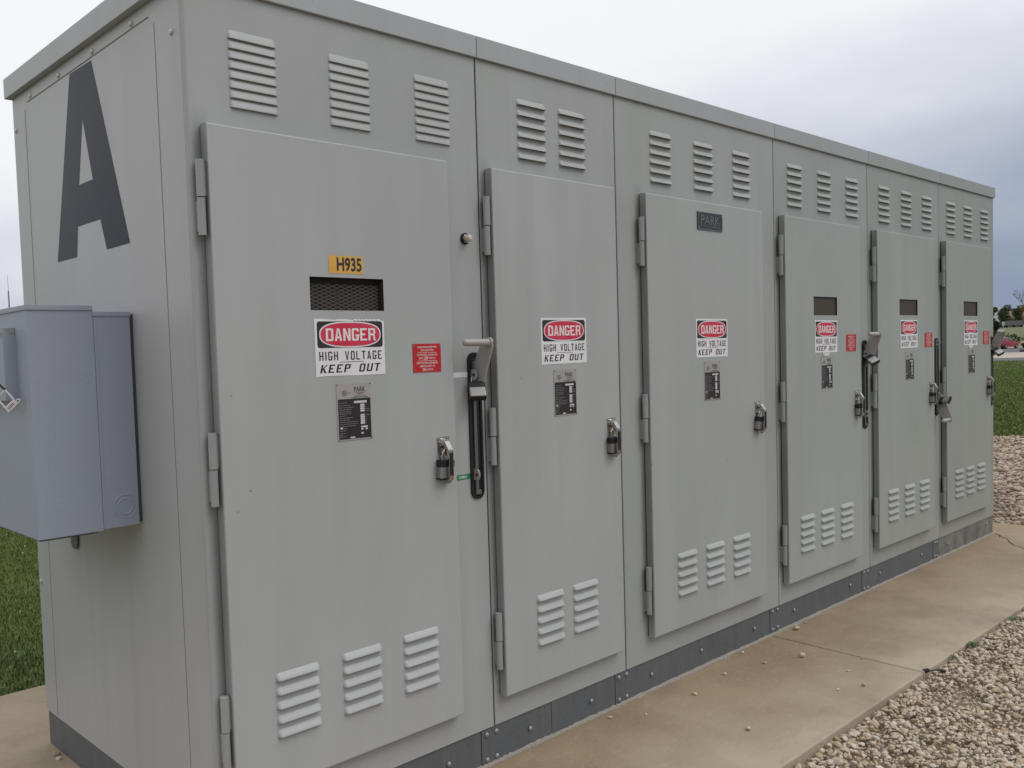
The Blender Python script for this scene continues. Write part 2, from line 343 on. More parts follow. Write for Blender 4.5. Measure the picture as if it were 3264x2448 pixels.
def nameplate_mesh():
    W, H = .124, .165; mb = MB(); mb.keep = 1
    mb.add(*boxvf(0, -.0015, 0, W, 0, H), 0)
    mb.rect(.004, .004, W - .004, H - .045, -.0021, 1)
    text(mb, 'PARK', .062, .103, H - .026, H - .011, -.0021, 1)
    mb.rect(.066, H - .0295, .1, H - .0285, -.0021, 1)
    text(mb, 'DETROIT', .074, .093, H - .0345, H - .0312, -.0021, 1)
    text(mb, 'METAL-ENCLOSED', .064, .104, H - .0392, H - .0365, -.0021, 1)
    text(mb, 'INTERRUPTER SWITCHGEAR', .052, .114, H - .0435, H - .0403, -.0021, 1)
    n = 20; cx, cz = .028, H - .028
    o = [(cx + .0085 * math.cos(2 * math.pi * k / n), cz + .0085 * math.sin(2 * math.pi * k / n)) for k in range(n)]
    i_ = [(cx + .0072 * math.cos(-2 * math.pi * k / n), cz + .0072 * math.sin(-2 * math.pi * k / n)) for k in range(n)]
    mb.flat([o, i_], -.0021, 1); text(mb, 'U', cx - .0048, cx - .0002, cz - .002, cz + .005, -.0021, 1, .02); text(mb, 'L', cx + .0006, cx + .0048, cz - .005, cz + .002, -.0021, 1, .02)
    text(mb, 'LISTED', cx + .011, cx + .021, cz - .001, cz + .0015, -.0021, 1)
    rows = [.108, .1005, .0945, .0885, .0825, .0765, .0705, .0645, .0585, .0525, .0465, .0405, .034, .028, .020, .015, .010]
    lens = [.03, .04, .052, .044, .042, .046, .023, .047, .04, .066, .064, .062, .017, .02, .021, .009, .02]
    rnd = random.Random(3)
    for z, L in zip(rows, lens):
        x = .007 + (.013 if L == .017 else 0)
        while L > .004:
            q = min(L, rnd.uniform(.006, .012)); mb.rect(x, z, x + q, z + .0019, -.0026, 3); x += q + .002; L -= q + .002
    mb.rect(.06, .1065, .106, .113, -.0026, 2)
    for k, z in enumerate([.0985, .0925, .0865, .0805, .0685, .0625, .0565, .0505, .0445]):
        mb.rect(.082, z, .097, z + .005, -.0026, 2); mb.rect(.1, z + .001, .1 + (.014 if k in (2, 3, 4) else .004), z + .003, -.0026, 3)
    mb.rect(.083, .034, .107, .039, -.0026, 2); mb.rect(.083, .0275, .0905, .0325, -.0026, 2); mb.rect(.0985, .0275, .106, .0325, -.0026, 2)
    mb.rect(.009, .034, .0175, .039, -.0026, 2); mb.rect(.083, .0155, .091, .0205, -.0026, 2); mb.rect(.043, .0058, .06, .0098, -.0026, 2)
    for x in (.003, W - .003):
        for z in (.003, H - .003): mb.tube([(x, 0, z), (x, -.003, z)], .0024, 8, 4)
    return mb.mesh('nameplate', [PLATE, PBLK, PLATEW, PLATET, CHROME])
def boxvf(x0, y0, z0, x1, y1, z1):
    v_ = [(x0, y0, z0), (x1, y0, z0), (x1, y1, z0), (x0, y1, z0), (x0, y0, z1), (x1, y0, z1), (x1, y1, z1), (x0, y1, z1)]
    return v_, [[0, 1, 5, 4], [1, 2, 6, 5], [2, 3, 7, 6], [3, 0, 4, 7], [4, 5, 6, 7], [3, 2, 1, 0]]
NAMEPLATE = nameplate_mesh()
def redplate_mesh():
    W, H = .115, .088; mb = MB(); mb.keep = 1; mb.add(*boxvf(0, -.0015, 0, W, 0, H), 0)
    V = lambda p: H * (1 - p)
    for s_, u0, u1, v0, v1 in (('HANDLE INTERLOCKED WITH', .16, .84, .155, .085), ('DOOR AND SWITCH', .28, .73, .265, .2), ('TO OPEN DOOR - SWITCH MUST', .13, .87, .43, .365),
                               ('BE IN', .21, .34, .54, .48), ('OFF', .37, .54, .565, .46), ('POSITION.', .57, .79, .54, .48), ('DOOR MUST BE CLOSED BEFORE', .12, .87, .71, .645),
                               ('OPERATING SWITCH TO', .23, .77, .825, .76), ('ON', .32, .45, .965, .86), ('POSITION.', .49, .71, .94, .88)):
        text(mb, s_, u0 * W, u1 * W, V(v0), V(v1), -.0020, 1, .012)
    mb.rect(.16 * W, V(.322), .84 * W, V(.31), -.002, 1); mb.rect(.16 * W, V(.607), .84 * W, V(.595), -.002, 1)
    for x in (.005, W - .005):
        for z in (.007, H - .007): mb.tube([(x, 0, z), (x, -.003, z)], .0028, 8, 2)
    return mb.mesh('warning_plate', [REDP, LETW, CHROME])
REDPLATE = redplate_mesh()

# pressed louvres: n blades of width W, from z=H down to 0
def louvre_mesh(n, H, W=.146, dep=.013, blade=.021):
    mb = MB(); pitch = (H - blade) / (n - 1)
    prof = [(1.0, 0), (.9, .16), (.7, .40), (.45, .68), (.25, .88), (.1, .98), (0, 1.0)] if dep > .009 else [(1.0, 0), (.95, .12), (.75, .35), (.5, .6), (.25, .84), (.06, 1.0), (0, .96)]     # height fraction, depth fraction
    xs = [(0, 0.0), (.001, .3), (.003, .6), (.006, .85), (.009, .97), (.012, 1.0)]
    xs = xs + [(W - x, s_) for x, s_ in xs[::-1]]
    for k in range(n):
        z0 = H - blade - k * pitch; rings = []
        for x, s_ in xs: rings.append([(x, -dep * s_ * d, z0 + blade * (.04 * (1 - s_) + (h * (.6 + .4 * s_)))) for h, d in prof])
        mb.loft(rings, 0, True, False, closed=False)
        for i in range(len(xs) - 1):   # open underside, dark inside
            a, b_ = rings[i][-1], rings[i + 1][-1]
            mb.add([a, b_, (xs[i + 1][0], -.0004, z0 + .002), (xs[i][0], -.0004, z0 + .002)], [[0, 1, 2, 3]], 1)
    return mb
def hinge_mesh():
    mb = MB()
    mb.tube([(0, 0, .098), (0, 0, .192)], .0115, 14, 0); mb.tube([(0, .001, .0), (0, .001, .0955)], .0105, 14, 0)
    mb.box((.004, -.002, .1), (.024, .012, .185), 0, .003)
    mb.box((-.005, .004, .01), (.008, .024, .09), 0, .002)
    return mb
BOLT = MB(); BOLT.loft([[(r_ * math.cos(2 * math.pi * k / 14), y, r_ * math.sin(2 * math.pi * k / 14)) for k in range(14)] for r_, y in ((.0088, 0), (.0088, -.002), (.0075, -.0045), (.0045, -.0062), (.0008, -.0068))], 0, True)
BOLTM = BOLT.mesh('bolt', [mat('bolt_zinc', (.34, .34, .35), rough=.5, metal=.6)]); 
HEX = MB(); HEX.loft([[(r_ * math.cos(2 * math.pi * k / 6), y, r_ * math.sin(2 * math.pi * k / 6)) for k in range(6)] for r_, y in ((.009, 0), (.009, -.006), (.007, -.0085))], 0)
HEXM = BOLT.mesh('screw', [mat('screw_paint', (.55, .54, .52), rough=.4, metal=.3)])

def padlock_mesh():
    mb = MB()
    mb.box((-.026, -.0105, -.062), (.026, .0105, -.024), 0, .003)
    mb.box((-.0285, -.0118, -.026), (.0285, .0118, -.003), 1, .003)
    mb.box((-.027, -.0112, -.066), (.027, .0112, -.060), 1, .002)
    arc = [(-.014, 0, -.004), (-.014, 0, .014)] + [(-.014 * math.cos(a), 0, .014 + .014 * math.sin(a)) for a in [R(x) for x in (30, 60, 90, 120, 150)]] + [(.014, 0, .014), (.014, 0, -.004)]
    mb.tube(arc, .0038, 10, 2)
    
    return mb.mesh('padlock', [STEEL, BLACK, CHROME])
PADLOCK = padlock_mesh()

def panel(mb, x0, x1, z0, z1, y0, y1, m=0, r_=.006, hole=None, hd=.03, seg=4):
    """door slab: front at y1 (<y0) with rounded edges, optional rectangular hole (x0,z0,x1,z1) of depth hd"""
    def ring(i, y): return [(x0 + i, y, z0 + i), (x1 - i, y, z0 + i), (x1 - i, y, z1 - i), (x0 + i, y, z1 - i)]
    rings = [ring(0, y0)] + [ring(r_ * (1 - math.cos(R(90 * k / seg))), y1 + r_ * (1 - math.sin(R(90 * k / seg)))) for k in range(seg + 1)]
    if hole:
        hx0, hz0, hx1, hz1 = hole
        hr = lambda y: [(hx0, y, hz0), (hx1, y, hz0), (hx1, y, hz1), (hx0, y, hz1)]
        rings += [hr(y1), hr(y1 + hd)]
        mb.loft(rings[:-1], m, True, False); mb.loft(rings[-2:], 1, False, False)
    else:
        mb.loft(rings, m, True, False); mb.add(rings[-1], [[0, 1, 2, 3]], m, False)
def door_handle_mesh():
    mb = MB()   # origin: centre of the backplate, plate on y=0
    mb.prism([(-.0245, .032), (.0245, .034), (.0245, -.02), (.019, -.034), (-.016, -.034), (-.0225, -.016)], 1, -.003, 0, 0)
    for x in (-.018, .018): mb.tube([(x, -.002, .027), (x, -.0065, .027)], [.0048, .003], 10, 0)
    mb.tube([(0, 0, .012), (0, -.008, .012), (0, -.009, .012), (0, -.018, .012)], [.0175, .0175, .0135, .012], 20, 0)
    mb.tube([(0, -.002, -.020), (0, -.010, -.020)], .009, 14, 0)
    path = [(-.011, .021), (-.017, .015), (-.0305, -.004), (-.034, -.012), (-.034, -.090), (-.030, -.099), (-.015, -.112)]
    rings = []
    for i, (y, z) in enumerate(path):
        a = path[max(i - 1, 0)]; c = path[min(i + 1, len(path) - 1)]
        dy, dz = c[0] - a[0], c[1] - a[1]; L = math.hypot(dy, dz); ny, nz = -dz / L, dy / L
        h = .0045; wx = .0095
        rings.append([(-wx, y + ny * h, z + nz * h), (wx, y + ny * h, z + nz * h), (wx, y - ny * h, z - nz * h), (-wx, y - ny * h, z - nz * h)])
    mb.loft(rings, 0)
    mb.box((-.0068, -.0400, -.088), (.0068, -.0378, -.016), 1, .0006)
    return mb.mesh('door_handle', [CHROME, BLACK])
HANDLE = door_handle_mesh()
def lever(mb_up, cab, xs, root, pad_label, padkw):
    """slot plate with lever; mb_up True: lever up"""
    x0, x1, z0, z1 = xs[0], xs[1], .917, 1.404; xc = (x0 + x1) / 2; lx = xc + .0
    ox = root.location.x
    sp_ = MB(); sp_.keep = 1
    rr = rrect(x0, z0, x1, z1, .026, 6); ri = rrect(x0 + .009, z0 + .009, x1 - .009, z1 - .009, .019, 6)
    rings = [[(p[0] - ox, 0.0, p[1]) for p in rr], [(p[0] - ox, -.006, p[1]) for p in rr], [(p[0] - ox, -.006, p[1]) for p in ri], [(p[0] - ox, -.0015, p[1]) for p in ri]]
    sp_.loft(rings, 0, False, False); sp_.add(rings[-1], [list(range(len(rr)))], 0)
    s_ = sp_.build('slot_plate', [BLACK], root)
    tr = MB(); tr.box((xc - .011 - ox, -.0075, z0 + .03), (xc + .002 - ox, -.0015, z1 - .03), 0, .001); tr.box((xc - .013 - ox, -.010, z0 + .014), (xc + .013 - ox, -.0015, z0 + .03), 0, .003)
    tr.build('track', [mat_track], s_)
    zc = 1.1635; F = (lambda z: z) if mb_up else (lambda z: 2 * zc - z)
    pl = MB(); po = [(.004, 1.245), (.002, 1.355), (-.040, 1.432), (-.056, 1.4485), (-.075, 1.4515), (-.09, 1.444), (-.093, 1.424), (-.087, 1.405), (-.056, 1.325), (-.042, 1.288), (-.015, 1.265)]
    po = [(y, F(z)) for y, z in po]
    pl.prism(po, 0, lx - .003 - ox, lx + .003 - ox, 0)
    pl.tube([(lx - ox + .002, -.078, F(1.435)), (lx - ox - .006, -.078, F(1.435)), (lx - ox - .0065, -.078, F(1.435)), (lx - ox - .105, -.078, F(1.435)), (lx - ox - .112, -.078, F(1.435)), (lx - ox - .1155, -.078, F(1.435))], [.0165, .0165, .0118, .0118, .009, .003], 18, 0)
    lv = pl.build('lever', [ALU], root)
    for tz in ((1.33, 1.0) if mb_up else (1.375, 1.0)):
        tb = MB(); tb.keep = 0
        n = 10; o = [(0.002, tz - .018), (0.002, tz + .018)] + [(-.018 - .012 * math.sin(a), tz + .018 * math.cos(a)) for a in [R(180 * k / n) for k in range(n + 1)]]
        tb.prism(o, 0, lx - .016 - ox, lx - .012 - ox, 0); tb.tube([(lx - .0165 - ox, -.017, tz), (lx - .0115 - ox, -.017, tz)], .005, 10, 1)
        tb.build('lock_tab', [ALU, DARK], s_)
    return lv
mat_track = mat('slot_track', (.16, .155, .15), rough=.5, metal=.5)

# ------------------------------------------------------------------ the six cabinets
XS = [0.0, 1.0355, 1.7757, 2.9985, 4.0331, 5.0712, 6.0924]
ZB, ZT, ZR, DEP, YD = .1296, 2.3692, 2.44, 1.3269, -.035
DL = [.035, 1.063, 1.9235, 3.037, 4.0785, 5.1053]; DR = [.867, 1.727, 2.827, 3.860, 4.901, 5.926]
DZ0, DZ1 = .2278, 2.0114
LABEL = ['nearest grey steel cabinet, black letter A on its side, yellow H935 tag on its door',
         'narrow grey steel cabinet next to the one lettered A, two vents high and two low',
         'wide grey steel cabinet whose door carries the small black badge near its top edge',
         'fourth grey steel cabinet from the near end, brown viewing window and switch lever pointing up',
         'grey steel cabinet whose switch lever points down, between two cabinets with levers up',
         'farthest grey steel cabinet at the end of the row with a mottled worn plinth']
UP = [[.126, .4465, .767], [1.229, 1.447], [2.003, 2.3185, 2.631], [3.129, 3.444, 3.765], [4.179, 4.493, 4.806], [5.206, 5.515, 5.832]]
LO = [[.168, .391, .619], [1.226, 1.422], [2.092, 2.308, 2.528], [3.156, 3.373, 3.596], [4.198, 4.43, 4.657], [5.241, 5.447, 5.650]]
LOM = [louvre_mesh(5, .176, W=.142, dep=.0125, blade=.0195).mesh('vent', [PT[i], CAVE]) for i in range(6)]
HINGE = [hinge_mesh().mesh('hinge', [PT[i]]) for i in range(6)]
SG = [(.339, 1.3485), (1.2845, 1.3535), (2.259, 1.353), (3.327, 1.349), (4.384, 1.351), (5.408, 1.3505)]
NP = [(.405, 1.161), (1.345, 1.168), (2.3165, 1.1675), (3.393, 1.163), (4.4525, 1.164), (5.4805, 1.164)]
RP = {0: (.6955, 1.3475), 3: (3.679, 1.3485), 4: (4.744, 1.3505), 5: (5.764, 1.352)}
WI = {0: (.330, 1.5355, .591, 1.6295), 3: (3.320, 1.5365, 3.578, 1.630), 4: (4.373, 1.542, 4.6375, 1.634), 5: (5.402, 1.543, 5.6605, 1.637)}
LK = [(.8075, 1.108), (1.6675, 1.107), (2.759, 1.107), (3.800, 1.105), (4.842, 1.110), (5.866, 1.108)]
SLOT = {0: (.957, 1.016), 3: (3.949, 4.010), 4: (4.992, 5.052), 5: (6.012, 6.072)}
SPL = [-.0, .973, 1.7065, 2.915, 3.933, 4.967, 6.0877]
cabs = []
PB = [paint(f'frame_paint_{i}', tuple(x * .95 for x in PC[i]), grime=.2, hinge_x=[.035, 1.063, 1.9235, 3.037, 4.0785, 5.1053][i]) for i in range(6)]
UPM = [louvre_mesh(8, .203, dep=.0068, blade=.0235).mesh('vent', [PB[0], CAVE])] + [louvre_mesh(6, .205, dep=.0115, blade=.022).mesh('vent', [PB[i], CAVE]) for i in range(1, 6)]
RC = [paint(f'roof_paint_{i}', tuple(x * q_ for x, q_ in zip(PC[i], (.98, .985, 1.02))), grime=.0) for i in range(6)]
for i in range(6):
    x0, x1 = XS[i], XS[i + 1]; rt = empty('switchgear_cabinet', (x0, 0, 0)); cabs.append(rt)
    tag(rt, LABEL[i], 'electrical cabinet', 'grey electrical cabinets bolted in a row')
    w_ = x1 - x0; g_ = .0027
    # body: open-ended tub with rounded front uprights
    bd = MB(); r_ = .012; sg = 5
    L = 0 if i == 0 else g_; Rr = w_ if i == 5 else w_ - g_
    prof = [(L, DEP)] + [(L + r_ * (1 - math.cos(R(90 * k / sg))), r_ * (1 - math.sin(R(90 * k / sg)))) for k in range(sg + 1)] if i == 0 else [(L, DEP)] + [(L + .0035 * (1 - math.cos(R(90 * k / 3))), .0035 * (1 - math.sin(R(90 * k / 3)))) for k in range(4)]
    pr = [(Rr - (.0035 * (1 - math.cos(R(90 * k / 3)))), .0035 * (1 - math.sin(R(90 * k / 3)))) for k in range(3, -1, -1)] + [(Rr, DEP)]
    prof = prof + pr
    bd.loft([[(p[0], p[1], ZB) for p in prof], [(p[0], p[1], ZT - .0005) for p in prof]], 0, True, True)
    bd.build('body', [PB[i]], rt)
    # dark filler deep in the joint
    if i: MB().box((-.004, .0045, ZB + .01), (.004, DEP - .02, ZT - .01), 0).build('joint_gasket', [DARK], rt)
    # roof cap with drip edge
    rc = MB(); a = -.022 if i == 0 else .0012; b_ = w_ + (.010 if i == 5 else -.0012); yo = -.011
    rc.box((a, yo, ZT + .0005), (b_, DEP + .02, ZR), 0, .0022)
    rc.build('roof_cap', [RC[i]], rt)
    # door
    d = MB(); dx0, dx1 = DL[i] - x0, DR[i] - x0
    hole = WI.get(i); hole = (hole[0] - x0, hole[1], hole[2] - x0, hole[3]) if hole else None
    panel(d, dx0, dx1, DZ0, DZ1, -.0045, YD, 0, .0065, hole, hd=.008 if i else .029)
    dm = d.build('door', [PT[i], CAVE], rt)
    # black rubber seal line behind the door edge
    MB().box((dx0 + .003, -.0047, DZ0 + .003), (dx1 - .003, .0, DZ1 - .003), 0).build('door_gasket', [DARK], dm)
    if hole:
        hx0, hz0, hx1, hz1 = hole
        wn = MB(); wn.keep = 1
        if i == 0:
            wn.rect(hx0 - .002, hz0 - .002, hx1 + .002, hz1 + .002, -.0055, 0)
            # expanded metal guard behind the opening
            ym = -.016; px_, pz_ = .0300, .0054
            for row in range(-2, 17):
                for cx_ in range(-1, 13):
                    cx = hx0 + cx_ * px_ + (px_ / 2 if row % 2 else 0); cz = hz0 + row * pz_
                    if cz + pz_ > hz0 + .080: continue
                    pts = [(cx - px_ / 2, cz), (cx, cz + pz_), (cx + px_ / 2, cz)]
                    for (ax, az_), (bx, bz) in ((pts[0], pts[1]), (pts[1], pts[2])):
                        if min(ax, bx) < hx0 + .0005 or max(ax, bx) > hx1 - .0005 or min(az_, bz) < hz0 - .001: continue
                        tk = .0009; sgn = 1
                        wn.add([(ax, ym, az_ - tk), (bx, ym - .0004, bz - tk), (bx, ym - .0004, bz + tk), (ax, ym, az_ + tk)], [[0, 1, 2, 3]], 1)
            wn.build('viewing_window', [CAVE, MESHW], dm)
            rs = MB(); rs.keep = 1
        else:
            wn.rect(hx0 - .002, hz0 - .002, hx1 + .002, hz1 + .002, YD + .0075, 0); wn.build('viewing_window', [GLASS], dm)
    for x in UP[i]: inst('vent', UPM[i], rt, (x - x0, -.0003, 2.272 - (.203 if i == 0 else .205)))
    for x in LO[i]: inst('vent', LOM[i], dm, (x - x0, YD - .0003, .545 - .176))
    for z in (1.725, 1.0245, .328): inst('hinge', HINGE[i], dm, (dx0 - .0155, -.022, z))
    s_ = inst('danger_sign', DANGER_T if i == 0 else DANGER, dm, (SG[i][0] - x0, YD, SG[i][1])); s_.rotation_euler = (0, R([.0, -.25, .2, .45, -.2, .3][i]), 0)
    inst('nameplate', NAMEPLATE, dm, (NP[i][0] - x0, YD - .0002, NP[i][1]))
    if i in RP: inst('warning_plate', REDPLATE, dm, (RP[i][0] - x0, YD - .0002, RP[i][1]))
    inst('door_handle', HANDLE, dm, (LK[i][0] - x0, YD, LK[i][1]))
    # plinth
    a, b_ = SPL[i], SPL[i + 1]; br = .0055
    pm = PLINTHW if i == 5 else PLINTH
    p_ = MB(); p_.box(((.005 if i == 0 else a + .0012) - x0, br, .0), ((b_ - .0012) - x0, DEP - .006, ZB - .0005), 0)
    if i < 5: p_.box((b_ - .0 - x0 + .0015, br - .002, .004), (b_ + .102 - x0, br + .001, ZB - .004), 0)
    if i == 1: p_.box((1.331 - x0, br - .0022, .003), (1.446 - x0, br + .001, ZB - .002), 0)
    po = p_.build('plinth', [pm if i < 4 else (PLINTHW if i == 5 else PLINTH)], rt)
    sb = MB(); n = 60; rnd = random.Random(i)
    aa, bb = (.0 if i == 0 else a) - x0, b_ - x0
    ring = []
    for k in range(n + 1):
        x = aa + (bb - aa) * k / n; hh = .006 + rnd.random() * .005; ww = .010 + rnd.random() * .007
        ring.append([(x, br - .001, hh), (x, br - ww * .5, hh * .55), (x, br - ww, .0006), (x, br - .001, .0004)])
    sb.loft(ring, 0, False, True); sb.build('sealant_bead', [SEAL], po)
def bolts(cab, lst):
    po = [c for c in cabs[cab].children if c.name.startswith('plinth')][0]
    for x, z in lst: inst('bolt', BOLTM, po, (x - XS[cab], .0055 - .0022, z))
bolts(0, [(.822, .064), (.36, .066), (.998, .107), (.998, .020)]); bolts(1, [(1.044, .107), (1.044, .020), (1.214, .064), (1.557, .066), (1.729, .110), (1.729, .021)])
bolts(2, [(1.778, .111), (1.778, .022), (1.947, .066), (2.316, .075), (2.766, .068), (2.937, .112), (2.937, .024)]); bolts(3, [(2.986, .112), (2.986, .026), (3.153, .073), (3.783, .075), (3.957, .113), (3.957, .021)])
bolts(4, [(4.004, .112), (4.004, .019), (4.168, .07), (4.78, .07), (4.992, .11), (4.992, .022)]); bolts(5, [(5.03, .108), (5.03, .02), (5.22, .066), (5.95, .085)])
bpy.context.view_layer.update()

# side panel of the first cabinet: fixed cover with creased border, painted A, screws
c0 = cabs[0]
def strip(mb, y0, z0, y1, z1, wd, x=-.0003, dep_=.0022):
    # pressed crease as a shallow ridge (triangular) on the x=0 face
    dy, dz = y1 - y0, z1 - z0; L = math.hypot(dy, dz); ny, nz = -dz / L * wd, dy / L * wd
    mb.add([(x, y0 - ny, z0 - nz), (x, y1 - ny, z1 - nz), (x - dep_, y1, z1), (x - dep_, y0, z0), (x, y1 + ny, z1 + nz), (x, y0 + ny, z0 + nz)], [[0, 1, 2, 3], [3, 2, 4, 5]], 0)
sk = MB(); sk.box((-.0006, .0135, ZB + .0), (-.0, DEP - .002, ZT - .006), 0); sk.build('side_panel', [SIDE], c0)
cz_ = MB(); 
strip(cz_, 1.168, 2.324, .192, 2.330, .0028, -.0005, .0018); strip(cz_, .158, 2.306, .150, .14, .0020, -.0005, .0014); strip(cz_, 1.197, 2.305, 1.205, .14, .0020, -.0005, .0014)
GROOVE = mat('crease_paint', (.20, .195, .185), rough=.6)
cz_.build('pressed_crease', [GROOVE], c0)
for y, z in ((1.134, 2.350), (.862, 2.352), (.578, 2.353), (.297, 2.355)): inst('screw', HEXM, c0, (-.0006, y, z - .012), (0, 0, R(-90)))
for y, z in ((.058, 2.258), (1.299, 2.255), (1.30, .62)): inst('screw', HEXM, c0, (-.0006, y, z - .004), (0, 0, R(-90)))
A = MB(); A.keep = 1
Ao = [(.959, 1.750), (.785, 1.7495), (.765, 1.8435), (.582, 1.8435), (.545, 1.748), (.377, 1.749), (.591, 2.319), (.768, 2.321)]
Ah = [(.682, 2.165), (.625, 1.970), (.737, 1.970)]
ls = [[Vector((p[0], p[1], 0)) for p in l] for l in (Ao, Ah)]; al = [p for l in ls for p in l]
A.add([(-.0012, p.x, p.y) for p in al], [list(q) for q in tessellate_polygon(ls)], 0); A.build('painted_letter', [LETA], c0)

# cabinet 1 extras
yl = MB(); yl.keep = 1; yl.rect(0, 0, .122, .0505, -.0008, 0); text(yl, 'H935', .028, .116, .006, .046, -.0013, 1, .028)
dr0 = [c for c in c0.children if c.name.startswith('door')][0]
yl.build('number_tag', [YEL, INK], dr0, (.396, YD, 1.6415))
tp = MB(); tp.keep = 1; tp.rect(.885, 1.3235, .9575, 1.3405, -.0007, 0); tp.build('white_tape', [WHITE], c0)
gt = MB(); gt.keep = 1; gt.rect(.885, .987, .9572, 1.0045, -.0007, 0); text(gt, 'OPEN', .9045, .9385, .9912, 1.0005, -.0012, 1, .012); gt.build('green_tape', [GREEN, LETW], c0)
kb = MB(); kb.tube([(0, 0, 0), (0, -.006, 0)], .0185, 24, 0)
kb.loft([[(.0155 * math.cos(R(60 * k)), y, .0155 * math.sin(R(60 * k))) for k in range(6)] for y in (-.006, -.011)], 1)
kb.tube([(0, -.011, 0), (0, -.015, 0)], .0128, 20, 1); kb.tube([(0, -.015, 0), (0, -.027, 0), (0, -.030, 0), (0, -.0315, 0)], [.0108, .0108, .0085, .004], 20, 2)
kb.build('indicator_lamp', [BLACK, CHROME, CREAM], c0, (.963, 0, 1.7755))
bdg = MB(); bdg.keep = 1; bdg.add(*boxvf(0, -.004, 0, .193, 0, .074), 0)
for x, z in ((.008, .008), (.185, .008), (.008, .066), (.185, .066)): bdg.tube([(x, -.004, z), (x, -.006, z)], .0035, 8, 2)
text(bdg, 'PARK', .024, .170, .022, .062, -.0048, 1, -.004); bdg.rect(.02, .0145, .085, .016, -.0048, 1); bdg.rect(.1, .0135, .17, .0155, -.0048, 1)
for q in ((0, 0, .193, .0025), (0, .0715, .193, .074), (0, .0025, .0025, .0715), (.1905, .0025, .193, .0715)): bdg.rect(q[0], q[1], q[2], q[3], -.0046, 1)
dr2 = [c for c in cabs[2].children if c.name.startswith('door')][0]
bdg.build('maker_badge', [NAMEB, NAMEL, CHROME], dr2, (2.283 - XS[2], YD, 1.893))
for ci, xx in ((3, 3.412), (5, 5.49)):
    tg = MB(); tg.keep = 1; tg.rect(0, 0, .072, .022, -.0014, 0); tg.rect(.012, .013, .06, .0145, -.0018, 1)
    for x in (.008, .064): tg.tube([(x, 0, .006), (x, -.003, .006)], .0028, 8, 2)
    dr = [c for c in cabs[ci].children if c.name.startswith('door')][0]
    tg.build('small_tag', [WHITE, INK, BLACK], dr, (xx - XS[ci], YD - .0009, 1.331))
for ci in SLOT: lever(ci != 4, ci, SLOT[ci], cabs[ci], None, None)

# padlocks hang from handles: things of their own
PL = ['padlock on the nearest cabinet door handle, beside the green tape', 'padlock on the door handle of the narrow second cabinet',
      'padlock on the door handle of the cabinet with the black badge', 'padlock on the fourth cabinet door handle, left of its tall slot',
      'padlock on the door handle above the lever that points down', 'padlock on the door handle of the farthest cabinet at the right end']
for i in range(6):
    o = inst('padlock', PADLOCK, None, (LK[i][0] - .004, YD - .0165, LK[i][1] - .036), (R(2), R([4, -2, 9, -3, 3, 0][i]), R(-6))); tag(o, 'black capped steel ' + PL[i], 'padlock', 'padlocks on the cabinet door handles')
for ci, lab in ((0, 'steel padlock with black collar on the raised switch lever of the nearest cabinet'), (3, 'tilted steel padlock on the raised switch lever between fourth and fifth cabinets'),
                (4, 'steel padlock sticking sideways from the lowered switch lever'), (5, 'steel padlock on the raised lever jutting out at the row end')):
    xc = sum(SLOT[ci]) / 2
    if ci == 0: loc, rot = (xc - .012, -.022, 1.305), (R(-38), R(0), R(-35))
    elif ci == 4: loc, rot = (xc - .010, -.022, 1.012), (R(-95), R(-35), R(0))
    else: loc, rot = (xc - .012, -.020, 1.315), (R(-52), R(-20), R(-25))
    tag(inst('padlock', PADLOCK, None, loc, rot), lab, 'padlock', 'padlocks on the switch levers')

# ------------------------------------------------------------------ blue-grey box on the side panel
bx = empty('utility_box', (-.003, .382, .933)); tag(bx, 'blue-grey metal utility box fixed to the side of the lettered cabinet', 'utility box')
def rel(o, mb, name, mats): return mb.build(name, mats, o, (-o.location[0], -o.location[1], -o.location[2]))
Y0, Y1 = .382, 1.02
m_ = MB(); m_.box((-.1165, Y0, .937), (-.012, Y1, 1.540), 0, .001); back = rel(bx, m_, 'back_housing', [BLUE])
m_ = MB(); m_.box((-.120, Y0 - .0035, 1.5395), (-.010, Y1 + .004, 1.5515), 0, .0008); rel(bx, m_, 'back_lid', [BLUE])
m_ = MB(); m_.box((-.295, Y0 + .0005, .933), (-.1170, Y1, 1.5565), 0, .0012); m_.box((-.287, Y0 + .012, .927), (-.13, Y1 - .01, .9335), 1); rel(bx, m_, 'front_housing', [BLUE, PLINTH])
m_ = MB(); m_.box((-.299, Y0 - .0035, 1.5555), (-.1180, Y1 + .004, 1.5685), 0, .0008); rel(bx, m_, 'front_lid', [BLUE])
m_ = MB(); m_.box((-.1160, Y0 - .0016, .9375), (-.1100, Y0 + .003, 1.5385), 0, .0008); rel(bx, m_, 'corner_flange', [BLUE])
m_ = MB()
for rr_, tk in ((.034, .0022), (.0225, .0028)):
    pts = [(-.052 + rr_ * math.cos(2 * math.pi * k / 40), Y0 + .0004, .994 + rr_ * math.sin(2 * math.pi * k / 40)) for k in range(41)]
    m_.tube(pts, tk * .9, 6, 0, caps=False)
0 and m_.loft([[(-.052 + q * math.cos(2 * math.pi * k / 32), Y0 + .0002 - y, .994 + q * math.sin(2 * math.pi * k / 32)) for k in range(32)] for q, y in ((.0215, 0), (.020, .0008))], 0)
rel(bx, m_, 'knockout', [BLUE])
m_ = MB(); m_.box((-.329, .478, 1.312), (-.2935, .74, 1.492), 0, .0015); rel(bx, m_, 'hasp_cover', [BLUE])
m_ = MB(); m_.box((-.333, .487, 1.4915), (-.2935, .74, 1.4935), 0); m_.box((-.300, .487, 1.4935), (-.2955, .74, 1.512), 0, .001); m_.box((-.334, .484, 1.488), (-.2955, .4875, 1.512), 0, .0008); rel(bx, m_, 'hasp_bracket', [GALV])
